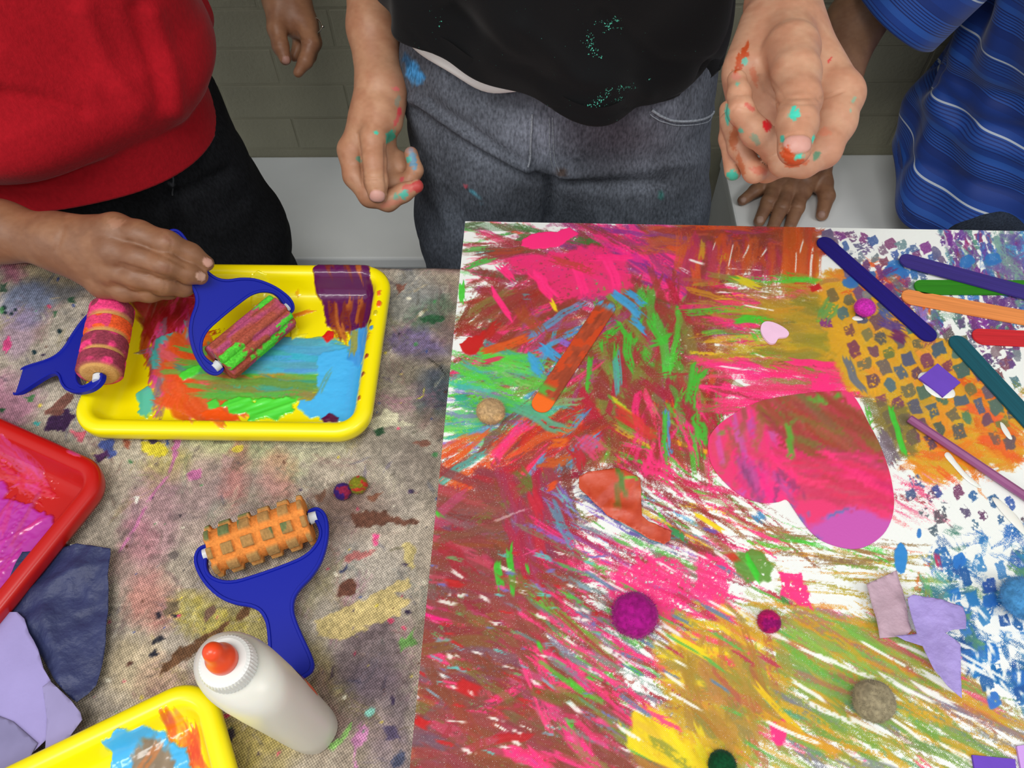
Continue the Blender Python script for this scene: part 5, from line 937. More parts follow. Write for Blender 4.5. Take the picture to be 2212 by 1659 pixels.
class Vox:
    def __init__(s, lo, hi, h):
        s.lo = np.asarray(lo, float); s.h = h; s.n = np.ceil((np.asarray(hi)-s.lo)/h).astype(int)+1; s.ax = [s.lo[i]+h*np.arange(s.n[i]) for i in range(3)]
    def new(s): return np.full(tuple(s.n), .05, np.float32)
    def cap(s, G, a, b, ra, rb, k=.004, flat=None):
        """tapered capsule a-b smooth-joined into field G; flat=(unit axis, factor) squashes it along an axis"""
        a = np.asarray(a, float); b = np.asarray(b, float); pad = max(ra, rb)*(1 if flat is None else max(1, flat[1]))+k+.02
        i0 = np.clip(((np.minimum(a, b)-pad-s.lo)/s.h).astype(int), 0, s.n); i1 = np.clip(((np.maximum(a, b)+pad-s.lo)/s.h).astype(int)+2, 0, s.n)
        if (i1 <= i0).any(): return
        sl = tuple(slice(p, q) for p, q in zip(i0, i1)); X, Y, Z = np.meshgrid(*[s.ax[i][sl[i]].astype(np.float32) for i in range(3)], indexing='ij')
        ba = (b-a).astype(np.float32); L2 = max(float(ba@ba), 1e-10); px_, py_, pz_ = X-a[0], Y-a[1], Z-a[2]
        t = np.clip((px_*ba[0]+py_*ba[1]+pz_*ba[2])/L2, 0, 1); dx, dy, dz = px_-t*ba[0], py_-t*ba[1], pz_-t*ba[2]
        if flat is not None:
            u, fct = flat; dd = dx*u[0]+dy*u[1]+dz*u[2]; e = dd*(1/fct-1); dx = dx+e*u[0]; dy = dy+e*u[1]; dz = dz+e*u[2]
        d = np.sqrt(dx*dx+dy*dy+dz*dz)-(ra+(rb-ra)*t); g = G[sl]
        if k > 0:
            hh = np.clip(k-np.abs(g-d), 0, None)/k; G[sl] = np.minimum(g, d)-hh*hh*k*.25
        else: G[sl] = np.minimum(g, d)
    def merge(s, G, Q, k):
        hh = np.clip(k-np.abs(G-Q), 0, None)/k; np.minimum(G, Q, out=G); G -= hh*hh*k*.25
def pxr(j): return PD(j[0], j[1], j[2]), j[3]*j[2]/F_PX
def hand_mesh(palm, fingers, h, k_palm=.012, k_f=.005, k_root=.007):
    """palm: list of chains, fingers: list of chains; a chain is [(px, py, depth, radius_px)...]"""
    pts = np.array([pxr(j)[0] for c in palm+fingers for j in c]); rr = max(pxr(j)[1] for c in palm+fingers for j in c)
    vx = Vox(pts.min(0)-rr-.012, pts.max(0)+rr+.012, h); G = vx.new()
    for c in palm:
        for a, b in zip(c[:-1], c[1:]): (pa, ra), (pb, rb) = pxr(a), pxr(b); vx.cap(G, pa, pb, ra, rb, k_palm)
    fs = []
    for c in fingers:
        Q = vx.new()
        for a, b in zip(c[:-1], c[1:]): (pa, ra), (pb, rb) = pxr(a), pxr(b); vx.cap(Q, pa, pb, ra, rb, k_f)
        fs.append(Q)
    if fs:
        A = fs[0]
        for Q in fs[1:]: vx.merge(A, Q, .0012)
        vx.merge(G, A, k_root)
    return surface_nets(G, vx.lo, h)
def normals_of(V, Fq):
    n = np.zeros_like(V); a = np.cross(V[Fq[:, 2]]-V[Fq[:, 0]], V[Fq[:, 3 if Fq.shape[1] > 3 else 2]]-V[Fq[:, 1]])
    for i in range(Fq.shape[1]): np.add.at(n, Fq[:, i], a)
    return n/np.maximum(np.linalg.norm(n, axis=1), 1e-12)[:, None]
def vpix(V):
    d = V-CAM; k = d@fwd; return 1106+F_PX*(d@RT)/k, 829.5-F_PX*(d@UP)/k, k
def facing(V, N):
    d = V-CAM; return -(d*N).sum(1)/np.linalg.norm(d, axis=1)
def dab_px(V, N, col, marks):
    """paint marks on skin or cloth: (x, y, rx, ry, rot_deg, colour, strength[, depth_max])"""
    x, y, k = vpix(V); f = facing(V, N) > .05
    for m in marks:
        dx, dy = x-m[0], y-m[1]; a = math.radians(m[4]); u = (dx*math.cos(a)+dy*math.sin(a))/m[2]; v = (-dx*math.sin(a)+dy*math.cos(a))/m[3]
        r = np.hypot(u, v)+(fbm(x/5., y/5., int(m[0])*7 % 997, 3)-.5)*1.1; w = np.clip((1.0-r)/.25, 0, 1)*m[6]*f
        if len(m) > 7: w = w*(k < m[7])
        col += (H(m[5])-col)*w[:, None]
    return col
def crease_px(V, N, lines):
    """shallow creases along photo polylines: (points, width_px, depth_m); negative depth raises a ridge"""
    x, y, k = vpix(V); f = facing(V, N) > .0; disp = np.zeros(len(V))
    for pts, w, dep in lines:
        dm = np.full(len(V), 1e9); P = np.array(pts, float)
        for a, b in zip(P[:-1], P[1:]):
            e = b-a; t = np.clip(((x-a[0])*e[0]+(y-a[1])*e[1])/(e@e), 0, 1); dm = np.minimum(dm, (x-a[0]-t*e[0])**2+(y-a[1]-t*e[1])**2)
        disp -= dep*np.exp(-dm/(w*w))*f
    return V+N*disp[:, None]
def nail_px(V, N, col, nails):
    x, y, k = vpix(V); f = facing(V, N) > .1; disp = np.zeros(len(V))
    for (cx, cy, rx, ry, rot, c) in nails:
        a = math.radians(rot); u = ((x-cx)*math.cos(a)+(y-cy)*math.sin(a))/rx; v = (-(x-cx)*math.sin(a)+(y-cy)*math.cos(a))/ry
        r = (np.abs(u)**2.6+np.abs(v)**2.6)**(1/2.6); w = np.clip((1.05-r)/.12, 0, 1)*f; col += (H(c)-col)*w[:, None]*.85
        disp += .0004*w-.0006*np.exp(-((r-1.12)/.12)**2)*f
    return V+N*disp[:, None], col
def skin_cols(V, base, warm, seed):
    n = sstep(.25, .75, fbm(V[:, 0]/.014+V[:, 2]/.02, V[:, 1]/.014, seed, 3))[:, None]; n2 = fbm(V[:, 0]/.004, V[:, 1]/.004+V[:, 2]/.004, seed+3, 2)[:, None]
    return np.clip(H(base)*(1-n*.75)+H(warm)*n*.75+(n2-.5)*.05, 0, 1)
class Body:
    """collects surface pieces of one body into one mesh"""
    def __init__(s): s.V = []; s.F = []; s.C = []; s.n = 0
    def add(s, V, Fq, C): s.V.append(V); s.F.append(Fq+s.n); s.C.append(C); s.n += len(V)
    def build(s, base, mat, label):
        V = np.concatenate(s.V)-base; me = mesh_np('person', V, np.concatenate(s.F)); col_attr(me, np.concatenate(s.C)); o = put('person', me, mat, None, base); tag(o, label, 'person', 'people painting at the table'); return o
def world_mesh(name, V, Fq, base, mat, parent, col=None):
    me = mesh_np(name, V-base, Fq)
    if col is not None: col_attr(me, col)
    return put(name, me, mat, parent)
def trunk(caps, h, lo, hi, k=.03):
    vx = Vox(lo, hi, h); G = vx.new()
    for c in caps: vx.cap(G, c[0], c[1], c[2], c[3], k if len(c) < 6 else c[5], c[4] if len(c) > 4 else None)
    return surface_nets(G, vx.lo, h)
YF = (np.array([0, 1.0, 0]),)
def head_caps(c):
    c = np.asarray(c, float); f = (np.array([0, 1., 0]), 1.18)
    return [(c+[0, .01, .02], c+[0, .01, .045], .078, .080, f), (c+[0, -.035, -.06], c+[0, -.02, 0], .045, .066), (c+[0, -.105, -.012], c+[0, -.092, .022], .013, .008, None, .012), (c+[-.078, .012, -.01], c+[-.080, .016, .02], .014, .017, (xax, .45), .006), (c+[.078, .012, -.01], c+[.080, .016, .02], .014, .017, (xax, .45), .006), (c+[-.02, -.092, -.052], c+[.02, -.092, -.052], .007, .007, None, .008), (c+[0, .02, -.06], c+[0, .03, -.16], .052, .058)]
def person_body(hips, neck, head, sh_l, sh_r, arms, res=.009):
    caps = [(hips, hips+(neck-hips)*.45, .105, .105, (np.array([0, 1., 0]), .8)), (hips+(neck-hips)*.45, neck-[0, 0, .09], .105, .12, (np.array([0, 1., 0]), .75)), (sh_l, sh_r, .052, .052), (neck-[0, 0, .08], neck, .06, .052)] + head_caps(head)
    for c in arms: caps += [(np.asarray(a[0]), np.asarray(b[0]), a[1], b[1], None, .012) for a, b in zip(c[:-1], c[1:])]
    P = np.array([p for c in caps for p in (c[0], c[1])]); return trunk(caps, res, P.min(0)-.14, P.max(0)+.14)
def hair(head, parent, base, col):
    c = np.asarray(head, float); vx = Vox(c-.13, c+.15, .006); G = vx.new(); vx.cap(G, c+[0, .022, .035], c+[0, .022, .052], .088, .088, .01, (np.array([0, 1., 0]), 1.16)); X, Y, Z = np.meshgrid(*vx.ax, indexing='ij')
    cut = np.maximum(-(Y-c[1]+.075-.55*(Z-c[2]-.04)), -(Z-c[2]+.06)).astype(np.float32); G = np.maximum(G, cut); V, Fq = surface_nets(G, vx.lo, .006)
    world_mesh('hair', V, Fq, base, simple('dark_hair', col, .5, .4, var=.3, vscale=60, stretch=(6, 6, 1), bump=.6, bscale=120, bdist=.003), parent)
def garment_loft(rings, nt, disp=None, inner=.02):
    """rings: list of (centre xyz, rx, ry, yaw, exponent); disp(theta, s)->metres outward and dz; returns verts, faces, theta, s"""
    ns = len(rings); th = np.linspace(0, 2*math.pi, nt, endpoint=False); V = np.zeros((ns, nt, 3)); S = np.linspace(0, 1, ns)
    for i, (c, rx, ry, yaw, p) in enumerate(rings):
        cs, sn = np.cos(th), np.sin(th); k = (np.abs(cs)**p+np.abs(sn)**p)**(-1/p); lx, ly = rx*k*cs, ry*k*sn; out = np.zeros(nt); dz = np.zeros(nt)
        if disp is not None: out, dz = disp(th, S[i])
        ln = np.hypot(lx, ly); lx, ly = lx*(1+out/ln), ly*(1+out/ln); cy, sy = math.cos(yaw), math.sin(yaw)
        V[i, :, 0] = c[0]+lx*cy-ly*sy; V[i, :, 1] = c[1]+lx*sy+ly*cy; V[i, :, 2] = c[2]+dz
    TH, SS = np.meshgrid(th, S); cen = V.mean(1, keepdims=True)
    rows = [V]; extra = []
    d = V[0]-cen[0]; d[:, 2] = 0; d /= np.linalg.norm(d, axis=1)[:, None]
    extra = [V[0]-d*.0012+[0, 0, -.0006], V[0]-d*.0026+[0, 0, .0004], V[0]-d*.003+[0, 0, inner]]           # turned-in hem
    A = np.concatenate([np.array(extra[::-1]), V]); n = A.shape[0]; i = np.arange(n-1)[:, None]*nt+np.arange(nt)[None]; j = np.arange(n-1)[:, None]*nt+((np.arange(nt)+1) % nt)[None]
    Fq = np.stack([i, j, j+nt, i+nt], -1).reshape(-1, 4); return A.reshape(-1, 3), Fq, np.concatenate([np.tile(th, (3, 1)), TH]).reshape(-1), np.concatenate([np.zeros((3, nt)), SS]).reshape(-1)
def interp_rings(keys, n):
    t = np.array([k[0] for k in keys]); A = np.array([list(k[1])+[k[2], k[3], k[4], k[5]] for k in keys], float); out = []
    for s in np.linspace(0, 1, n):
        i = min(np.searchsorted(t, s, side='right')-1, len(t)-2); i = max(i, 0); u = (s-t[i])/(t[i+1]-t[i]); p0, p1, p2, p3 = A[max(i-1, 0)], A[i], A[i+1], A[min(i+2, len(t)-1)]
        m1 = (p2-p0)/2; m2 = (p3-p1)/2; v = (2*u**3-3*u**2+1)*p1+(u**3-2*u**2+u)*m1+(-2*u**3+3*u**2)*p2+(u**3-u**2)*m2; out.append((v[:3], v[3], v[4], v[5], v[6]))
    return out
def trousers(parts, h=.0055, k=.03):
    P = np.array([q for c in parts for q in (c[0], c[1])]); return trunk(parts, h, P.min(0)-.2, P.max(0)+.2, k)
def shoes(spots, parent, base, col):
    for (x, y, a) in spots:
        vx = Vox((x-.17, y-.2, -.02), (x+.17, y+.2, .14), .006); G = vx.new(); d = np.array([math.sin(a), -math.cos(a), 0]); p = np.array([x, y, 0])
        vx.cap(G, p+[0, 0, .045]-d*.04, p+d*.13+[0, 0, .032], .042, .034, .02); vx.cap(G, p+[0, 0, .05], p+[0, 0, .09], .045, .045, .02); Z = np.meshgrid(*vx.ax, indexing='ij')[2]; G = np.maximum(G, (.001-Z).astype(np.float32)); V, Fq = surface_nets(G, vx.lo, .006)
        world_mesh('shoe', V, Fq, base, simple('shoe_canvas', col, .6, .3), parent)
def denim(name, attr=True, sc=1.0):
    m = simple(name, None, .88, .12, attr=attr, var=.42, vscale=430, bump=.6, bscale=650, bdist=.0008, stretch=(1, 1, .35)); return m
def skin_mat(name): return simple(name, None, .46, .4, attr=True, sss=.18, bump=.22, bscale=520, bdist=.0005, detail=5)

# =========================== black T-shirt person
BB = np.array([.055, .77, 0.0])
body = Body()
palm = [[(1712, -170, .735, 84), (1698, -60, .70, 80), (1690, 12, .665, 74), (1706, 62, .63, 68)],
        [(1690, 30, .65, 62), (1712, 110, .586, 55)], [(1712, 50, .645, 58), (1812, 204, .605, 50)], [(1690, 40, .65, 60), (1632, 180, .625, 66)],
        [(1655, 60, .64, 56), (1612, 150, .61, 50)], [(1700, 120, .63, 74), (1718, 222, .625, 84)], [(1640, 230, .63, 56), (1700, 310, .625, 48)]]
fing = [[(1710, 108, .582, 56), (1720, 160, .558, 50), (1727, 216, .540, 45), (1722, 268, .522, 42), (1716, 322, .508, 36)],
        [(1812, 206, .602, 52), (1800, 262, .592, 47), (1776, 322, .582, 40), (1735, 348, .578, 34), (1690, 352, .574, 30)],
        [(1592, 172, .568, 21), (1597, 205, .560, 23.5), (1600, 240, .554, 27), (1632, 286, .560, 30), (1680, 322, .580, 34), (1730, 330, .60, 34)],
        [(1577, 262, .606, 22), (1598, 318, .594, 24), (1628, 372, .590, 21), (1655, 366, .605, 26), (1700, 350, .61, 30)],
        [(1572, 236, .618, 18), (1574, 300, .612, 19), (1583, 372, .606, 18)]]
V, Fq = hand_mesh(palm, fing, .0014); N = normals_of(V, Fq)
V = crease_px(V, N, [([(1690, 212), (1765, 210)], 3, .0007), ([(1692, 224), (1762, 224)], 2.5, .0006), ([(1700, 252), (1755, 250)], 2.5, .0005), ([(1768, 214), (1800, 205), (1822, 196)], 3, .0010), ([(1574, 205), (1622, 203)], 2.5, .0006), ([(1640, 165), (1655, 200), (1680, 225)], 3.5, .0012), ([(1655, 130), (1662, 170), (1690, 205)], 3, .0006), ([(1580, 240), (1590, 228), (1622, 236)], 2.5, .0006)])
C = skin_cols(V, '#c9997c', '#bd8468', 3); V, C = nail_px(V, N, C, [(1722, 312, 31, 20, -4, '#cb968c')])
C = dab_px(V, N, C, [(1716, 245, 14, 17, 20, '#45cdb4', 1), (1722, 340, 18, 9, -15, '#45cdb4', 1), (1702, 335, 13, 26, -35, '#c94a1c', .95), (1720, 352, 26, 10, -8, '#c94a1c', .9), (1657, 272, 11, 14, -20, '#d2242c', 1), (1690, 300, 5, 8, 0, '#3fae9a', .9), (1757, 298, 4, 9, 10, '#45cdb4', 1),
    (1602, 128, 12, 34, 25, '#b9481f', .9), (1610, 108, 5, 22, 18, '#b9481f', .9), (1629, 165, 8, 22, -15, '#c4684a', .6), (1609, 133, 8, 9, 0, '#5fb8a4', .9), (1592, 182, 5, 6, 0, '#5fb8a0', .8), (1583, 380, 15, 14, 0, '#3fae96', 1), (1571, 250, 6, 22, 0, '#45b8a4', .9), (1586, 300, 12, 30, 5, '#b3542c', .65), (1600, 355, 8, 26, -10, '#b3542c', .6), (1638, 368, 20, 10, 10, '#c4604a', .6),
    (1620, 232, 14, 6, 35, '#c9544a', .7), (1632, 300, 8, 16, -30, '#6a9a84', .6), (1600, 283, 5, 7, 0, '#4fae9a', .8), (1763, 335, 8, 12, 30, '#4a8a6a', .8), (1782, 285, 14, 10, 0, '#d8785c', .5), (1791, 130, 3, 9, 40, '#d2383c', .9), (1845, 215, 4, 8, 20, '#6fbfa4', .6), (1838, 240, 3, 5, 0, '#6fbfa4', .6), (1590, 165, 12, 10, 0, '#d27a72', .5)])
body.add(V, Fq, C)
# hand by the thigh
palm = [[(796, -190, .885, 58), (800, -60, .875, 55), (806, 60, .866, 53), (822, 190, .862, 50)], [(822, 190, .862, 50), (806, 250, .860, 46), (772, 322, .868, 38)], [(834, 190, .862, 42), (838, 262, .856, 32)], [(820, 230, .868, 46), (800, 330, .880, 46)], [(815, 330, .886, 40), (850, 370, .892, 30)]]
fing = [[(822, 240, .848, 32), (806, 300, .842, 28), (808, 350, .840, 26.5), (812, 390, .840, 25.5), (815, 418, .840, 21)],
        [(758, 326, .868, 29), (768, 380, .868, 26), (800, 422, .866, 25), (838, 434, .862, 22), (872, 416, .858, 19.5), (900, 402, .856, 15)],
        [(815, 350, .885, 26), (845, 398, .882, 23), (884, 392, .876, 18), (897, 368, .872, 16.5), (888, 332, .868, 15)],
        [(820, 330, .895, 24), (850, 385, .893, 18), (868, 360, .886, 15), (866, 340, .885, 13)]]
V, Fq = hand_mesh(palm, fing, .0016); N = normals_of(V, Fq)
V = crease_px(V, N, [([(785, 382), (834, 380)], 2.5, .0006), ([(786, 391), (833, 390)], 2.5, .0005), ([(772, 290), (778, 330), (784, 400)], 3, .0014), ([(832, 312), (832, 380), (836, 415)], 3, .0010), ([(872, 350), (905, 352)], 2, .0005)])
C = skin_cols(V, '#c09070', '#b27c5e', 7); V, C = nail_px(V, N, C, [(815, 424, 17, 13, 5, '#d3a097')])
C = dab_px(V, N, C, [(845, 295, 11, 17, 25, '#45b89c', .95), (812, 286, 6, 5, 0, '#45c8a8', 1), (863, 242, 6, 11, 0, '#e04a52', .95), (856, 262, 5, 14, 20, '#d85a5c', .8), (855, 192, 10, 5, 10, '#e06a6a', .8), (892, 345, 9, 26, -6, '#5f93b4', .9), (885, 322, 12, 10, 0, '#a88a8c', .6), (882, 345, 6, 8, 0, '#4fb8a8', .9), (902, 402, 16, 13, -25, '#c24644', .95), (880, 408, 16, 12, -25, '#d2605a', .8), (873, 420, 11, 11, 0, '#4fb8a4', .95), (856, 425, 8, 8, 0, '#4fb8a4', .7), (868, 388, 5, 6, 0, '#d2505a', .8), (776, 345, 5, 9, -20, '#4f9a84', .8), (846, 438, 30, 8, -15, '#d07a6a', .5), (859, 220, 6, 14, 10, '#7f9a90', .5)])
body.add(V, Fq, C)
sl_ = np.array([.235, .83, 1.20]); sr_ = np.array([-.125, .84, 1.20]); el = np.array([.315, .80, .985]); er = np.array([-.165, .905, .965])
V, Fq = person_body(np.array([.055, .79, .86]), np.array([.055, .80, 1.315]), np.array([.055, .77, 1.475]), sl_, sr_,
    [[(sl_, .050), (el, .041), (PD(1712, -150, .73), .036)], [(sr_, .050), (er, .040), (PD(797, -170, .884), .031)]])
body.add(V, Fq, skin_cols(V, '#c49274', '#b8836a', 4))
m_skin = skin_mat('skin')
p_black = body.build(BB, m_skin, 'person in black T-shirt and grey jeans, both hands flecked with paint'); hair((.055, .77, 1.475), p_black, BB, '#1c1512')
# grey jeans
fl = (np.array([0, 1., 0]), .74)
cxL, cxR = .166, -.020   # his left / right leg
parts = [((.058, .795, .90), (.060, .79, .80), .150, .168, (np.array([0, 1., 0]), .64), .02), ((-.008, .787, .79), (cxR-.006, .765, .60), .104, .096, None, .05), ((.135, .787, .79), (cxL+.006, .765, .60), .104, .096, None, .05),
         ((cxR-.006, .765, .60), (cxR-.02, .745, .45), .096, .076, None, .02), ((cxL+.006, .765, .60), (cxL+.02, .745, .45), .096, .076, None, .02), ((cxR-.02, .745, .45), (cxR-.02, .77, .07), .072, .060, None, .02), ((cxL+.02, .745, .45), (cxL+.02, .77, .07), .072, .060, None, .02)]
V, Fq = trousers(parts); N = normals_of(V, Fq); x, y, k = vpix(V)
V = V+N*((fbm(V[:, 0]/.05+V[:, 2]/.09, V[:, 2]/.05, 61, 3)-.5)*.010*sstep(.2, .5, V[:, 2]))[:, None]
V = crease_px(V, N, [([(1192, 400), (1188, 470), (1180, 560)], 12, .012), ([(900, 240), (1000, 310), (1100, 365), (1180, 400)], 12, .006), ([(890, 215), (960, 265), (1060, 330), (1140, 372)], 10, -.005), ([(930, 220), (1030, 290), (1120, 350)], 9, .004), ([(1145, 240), (1142, 310), (1140, 366)], 5, -.0022), ([(1155, 240), (1152, 320), (1150, 370)], 4, .0014), ([(1195, 250), (1195, 330), (1200, 380)], 8, .002), ([(1210, 400), (1300, 402), (1440, 398)], 12, .005), ([(1210, 380), (1330, 370), (1500, 350)], 12, -.004), ([(1160, 380), (1190, 392), (1216, 402)], 8, .004), ([(900, 350), (950, 420), (970, 520)], 22, -.004), ([(1410, 238), (1440, 255), (1500, 258), (1562, 232)], 5, -.0018)])
c = np.tile(H('#585c65'), (len(V), 1)); n_ = fbm(V[:, 0]/.03, V[:, 2]/.05, 67, 3)[:, None]; c = c*(.78+.45*n_)
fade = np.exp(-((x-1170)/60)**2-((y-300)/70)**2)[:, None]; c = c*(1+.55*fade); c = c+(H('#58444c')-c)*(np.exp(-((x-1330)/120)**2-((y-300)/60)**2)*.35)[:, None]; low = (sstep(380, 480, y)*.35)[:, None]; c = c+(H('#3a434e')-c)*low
c = dab_px(V, N, c, [(892, 155, 19, 26, -25, '#4a96d2', 1), (880, 130, 10, 16, -10, '#2f5f8a', .8), (908, 168, 10, 12, 0, '#4a96d2', 1), (1030, 425, 3, 20, -35, '#5fb0c8', .9), (1004, 406, 4, 4, 0, '#c04a5a', .9), (1212, 372, 14, 14, 0, '#4a3428', .6), (1430, 420, 6, 10, 0, '#2f7a70', .7)])
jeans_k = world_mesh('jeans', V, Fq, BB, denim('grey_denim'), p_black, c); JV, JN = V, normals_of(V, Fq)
shoes([(cxR-.02, .76, -.1), (cxL+.02, .76, .1)], p_black, BB, '#2a2a2c')
m_thread = simple('seam_thread', '#7d7f86', .8, .1)
# white undershirt and black T-shirt
def hem_z(th):   # lifted on his right side (screen left)
    return .026+.062*sstep(-.35, 1., -np.cos(th))**1.1+.003*np.sin(3*th)-.010*sstep(.2, 1, np.cos(th))
def under_disp(th, s): return np.full_like(th, .0) + .0015*np.sin(7*th), (hem_z(th)-.012-.010*np.exp(-((th-3.9)/.5)**2)-.012*np.exp(-((th-4.25)/.18)**2)+.020*sstep(4.3, 4.9, th))*(1-s)
keys = [(0, (.055, .788, .815), .170, .112, 0, 2.3), (.5, (.055, .79, .95), .166, .11, 0, 2.3), (1, (.055, .80, 1.10), .16, .10, 0, 2.2)]
V, Fq, th, s = garment_loft(interp_rings(keys, 24), 160, under_disp); world_mesh('undershirt', V, Fq, BB, simple('white_cotton', '#f4f3f1', .9, .1, bump=.3, bscale=700, bdist=.0004), p_black)
def black_disp(th, s):
    f = (1-sstep(.0, .75, s)); a = th-4.71
    fold = .010*np.sin(5.2*a+7*s+1.2)*np.exp(-((a)/1.3)**2)+.006*np.sin(11*a-9*s)+.012*(vnoise(th*2.2, np.full_like(th, s*5), 71)-.5)*2
    return f*fold+.010*np.exp(-(s/.10)**2)*np.sin(3*th+.5)*.4, hem_z(th)*(1-sstep(0, .5, s))
keys = [(0, (.055, .780, .813), .183, .128, 0, 2.35), (.12, (.055, .780, .86), .182, .127, 0, 2.35), (.35, (.055, .785, .97), .180, .122, 0, 2.35), (.62, (.055, .795, 1.10), .186, .118, 0, 2.3), (.80, (.055, .81, 1.20), .190, .105, 0, 2.2), (.90, (.055, .815, 1.255), .145, .085, 0, 2.1), (1, (.055, .81, 1.29), .072, .068, 0, 2)]
V, Fq, th, s = garment_loft(interp_rings(keys, 120), 260, black_disp); N = normals_of(V, Fq); x, y, k = vpix(V)
V = crease_px(V, N, [([(880, 60), (940, 130), (1040, 195), (1160, 232), (1300, 246), (1420, 225), (1540, 178)], 3, .0012), ([(1130, 60), (1250, 170), (1400, 200)], 22, -.006), ([(1300, 30), (1420, 140), (1560, 150)], 24, .006), ([(980, 20), (1080, 120), (1180, 180)], 20, .005)])
c = np.tile(H('#121214'), (len(V), 1))
msk = np.zeros((len(V), 3)); msk = dab_px(V, N, msk, [(*m, '#ffffff', .8) for m in [(950, 52, 8, 18, -18), (930, 28, 3, 16, -15), (1273, 92, 14, 30, -10), (1290, 116, 8, 22, -20), (1312, 45, 44, 9, -8), (1322, 62, 28, 10, 10), (1300, 210, 52, 11, -35), (1335, 217, 14, 8, 0), (1352, 190, 34, 8, -15), (1290, 232, 28, 7, -8), (1400, 170, 5, 8, 0)]])
m_tee, nt, b = new_mat('black_cotton'); b.inputs['Roughness'].default_value = .85; b.inputs['Specular IOR Level'].default_value = .15; b.inputs['Sheen Weight'].default_value = .08
tc = nd(nt, 'ShaderNodeTexCoord'); at = nd(nt, 'ShaderNodeVertexColor', layer_name='Col'); nz = nd(nt, 'ShaderNodeTexNoise'); nz.inputs['Scale'].default_value = 620; nz.inputs['Detail'].default_value = 2; nt.links.new(tc.outputs['Object'], nz.inputs['Vector'])
mu = nd(nt, 'ShaderNodeMath', operation='MULTIPLY_ADD'); nt.links.new(at.outputs['Color'], mu.inputs[0]); mu.inputs[1].default_value = .30; nt.links.new(nz.outputs[0], mu.inputs[2])
mr = nd(nt, 'ShaderNodeMapRange'); mr.inputs[1].default_value = .76; mr.inputs[2].default_value = .82; nt.links.new(mu.outputs[0], mr.inputs[0])
mx = nd(nt, 'ShaderNodeMix', data_type='RGBA'); nt.links.new(mr.outputs[0], mx.inputs['Factor']); mx.inputs['A'].default_value = L4('#0c0c0e'); mx.inputs['B'].default_value = L4('#56c4a8'); nt.links.new(mx.outputs['Result'], b.inputs['Base Color']); bump_chain(nt, b, tc.outputs['Object'], 800, .35, .0004)
world_mesh('t_shirt', V, Fq, BB, m_tee, p_black, msk)
def sleeve(a, b, ra, rb, base, mat, parent, seed, n=40, nt=90, colf=None, fold=.004):
    a = np.asarray(a, float); b = np.asarray(b, float); d = (b-a)/np.linalg.norm(b-a); u = np.cross(d, [0, 0, 1.0]); u /= np.linalg.norm(u); w = np.cross(d, u); V = []
    th = np.linspace(0, 2*math.pi, nt, endpoint=False); rows = [(t, 0) for t in np.linspace(0, 1, n)]+[(1.004, -.0015), (1.0, -.003), (.75, -.0035)]
    for t, off in rows:
        r = ra+(rb-ra)*t+off+fold*(vnoise(th*1.6, np.full_like(th, t*3), seed)-.5)*2*t; V.append(a+(b-a)*t+np.outer(r*np.cos(th), u)+np.outer(r*np.sin(th), w))
    V = np.array(V); m = len(rows); i = np.arange(m-1)[:, None]*nt+np.arange(nt)[None]; j = np.arange(m-1)[:, None]*nt+((np.arange(nt)+1) % nt)[None]; Fq = np.stack([i, i+nt, j+nt, j], -1).reshape(-1, 4)
    return V.reshape(-1, 3), Fq, np.repeat([t for t, _ in rows], nt), np.tile(th, m)
m_bk = simple('black_cotton_sleeve', '#121214', .85, .15, bump=.35, bscale=800, bdist=.0004)
for a, b in ((sl_, el), (sr_, er)):
    V, Fq, t_, th_ = sleeve(a+(b-a)*-.12, a+(b-a)*.78, .068, .075, BB, m_bk, p_black, 81); world_mesh('sleeve', V, Fq, BB, m_bk, p_black)
# stitched fly and pocket edge on the jeans
def cord_on(name, SV, SN, pts, r, mat, parent, base, lift=.0004):
    """a stitched seam that follows a garment surface along a line seen in the photo"""
    x_, y_, k_ = vpix(SV); f_ = facing(SV, SN) > .1; P = []
    for a, b in catmull(np.array(pts, float), 6, False):
        dd = np.where(f_, (x_-a)**2+(y_-b)**2+((k_-k_[f_].min())*8)**2, 1e9); q = np.argsort(dd)[:6]; w = 1/(dd[q]+4); w /= w.sum(); P.append((SV[q]*w[:, None]).sum(0)+(SN[q]*w[:, None]).sum(0)*lift)
    P = np.array(P); P[1:-1] = (P[:-2]+2*P[1:-1]+P[2:])/4; V = []; nt = 6
    for i, p in enumerate(P):
        d = P[min(i+1, len(P)-1)]-P[max(i-1, 0)]; d /= np.linalg.norm(d)+1e-9; u = np.cross(d, [0, 1., 0.01]); u /= np.linalg.norm(u); w = np.cross(d, u)
        V += [p+r*(u*math.cos(2*math.pi*j/nt)+w*math.sin(2*math.pi*j/nt)) for j in range(nt)]
    m = len(P); i = np.arange(m-1)[:, None]*nt+np.arange(nt)[None]; j = np.arange(m-1)[:, None]*nt+((np.arange(nt)+1) % nt)[None]; return world_mesh(name, np.array(V), np.stack([i, j, j+nt, i+nt], -1).reshape(-1, 4), np.zeros(3)+base, mat, parent)
m_seam = simple('faded_seam', '#8b9098', .85, .1, var=.3, vscale=500); m_seam2 = simple('dark_seam', '#33363d', .85, .1)
cord_on('fly_seam', JV, JN, [(1150, 246), (1148, 280), (1146, 315), (1142, 362)], .0013, m_seam, jeans_k, BB)
cord_on('fly_stitch', JV, JN, [(1186, 252), (1187, 300), (1190, 345), (1204, 385)], .0007, m_seam, jeans_k, BB)
cord_on('fly_stitch', JV, JN, [(1194, 252), (1195, 300), (1198, 342), (1212, 380)], .0007, m_seam, jeans_k, BB)
cord_on('pocket_seam', JV, JN, [(1408, 238), (1430, 253), (1470, 262), (1520, 256), (1556, 238)], .0016, m_seam, jeans_k, BB)
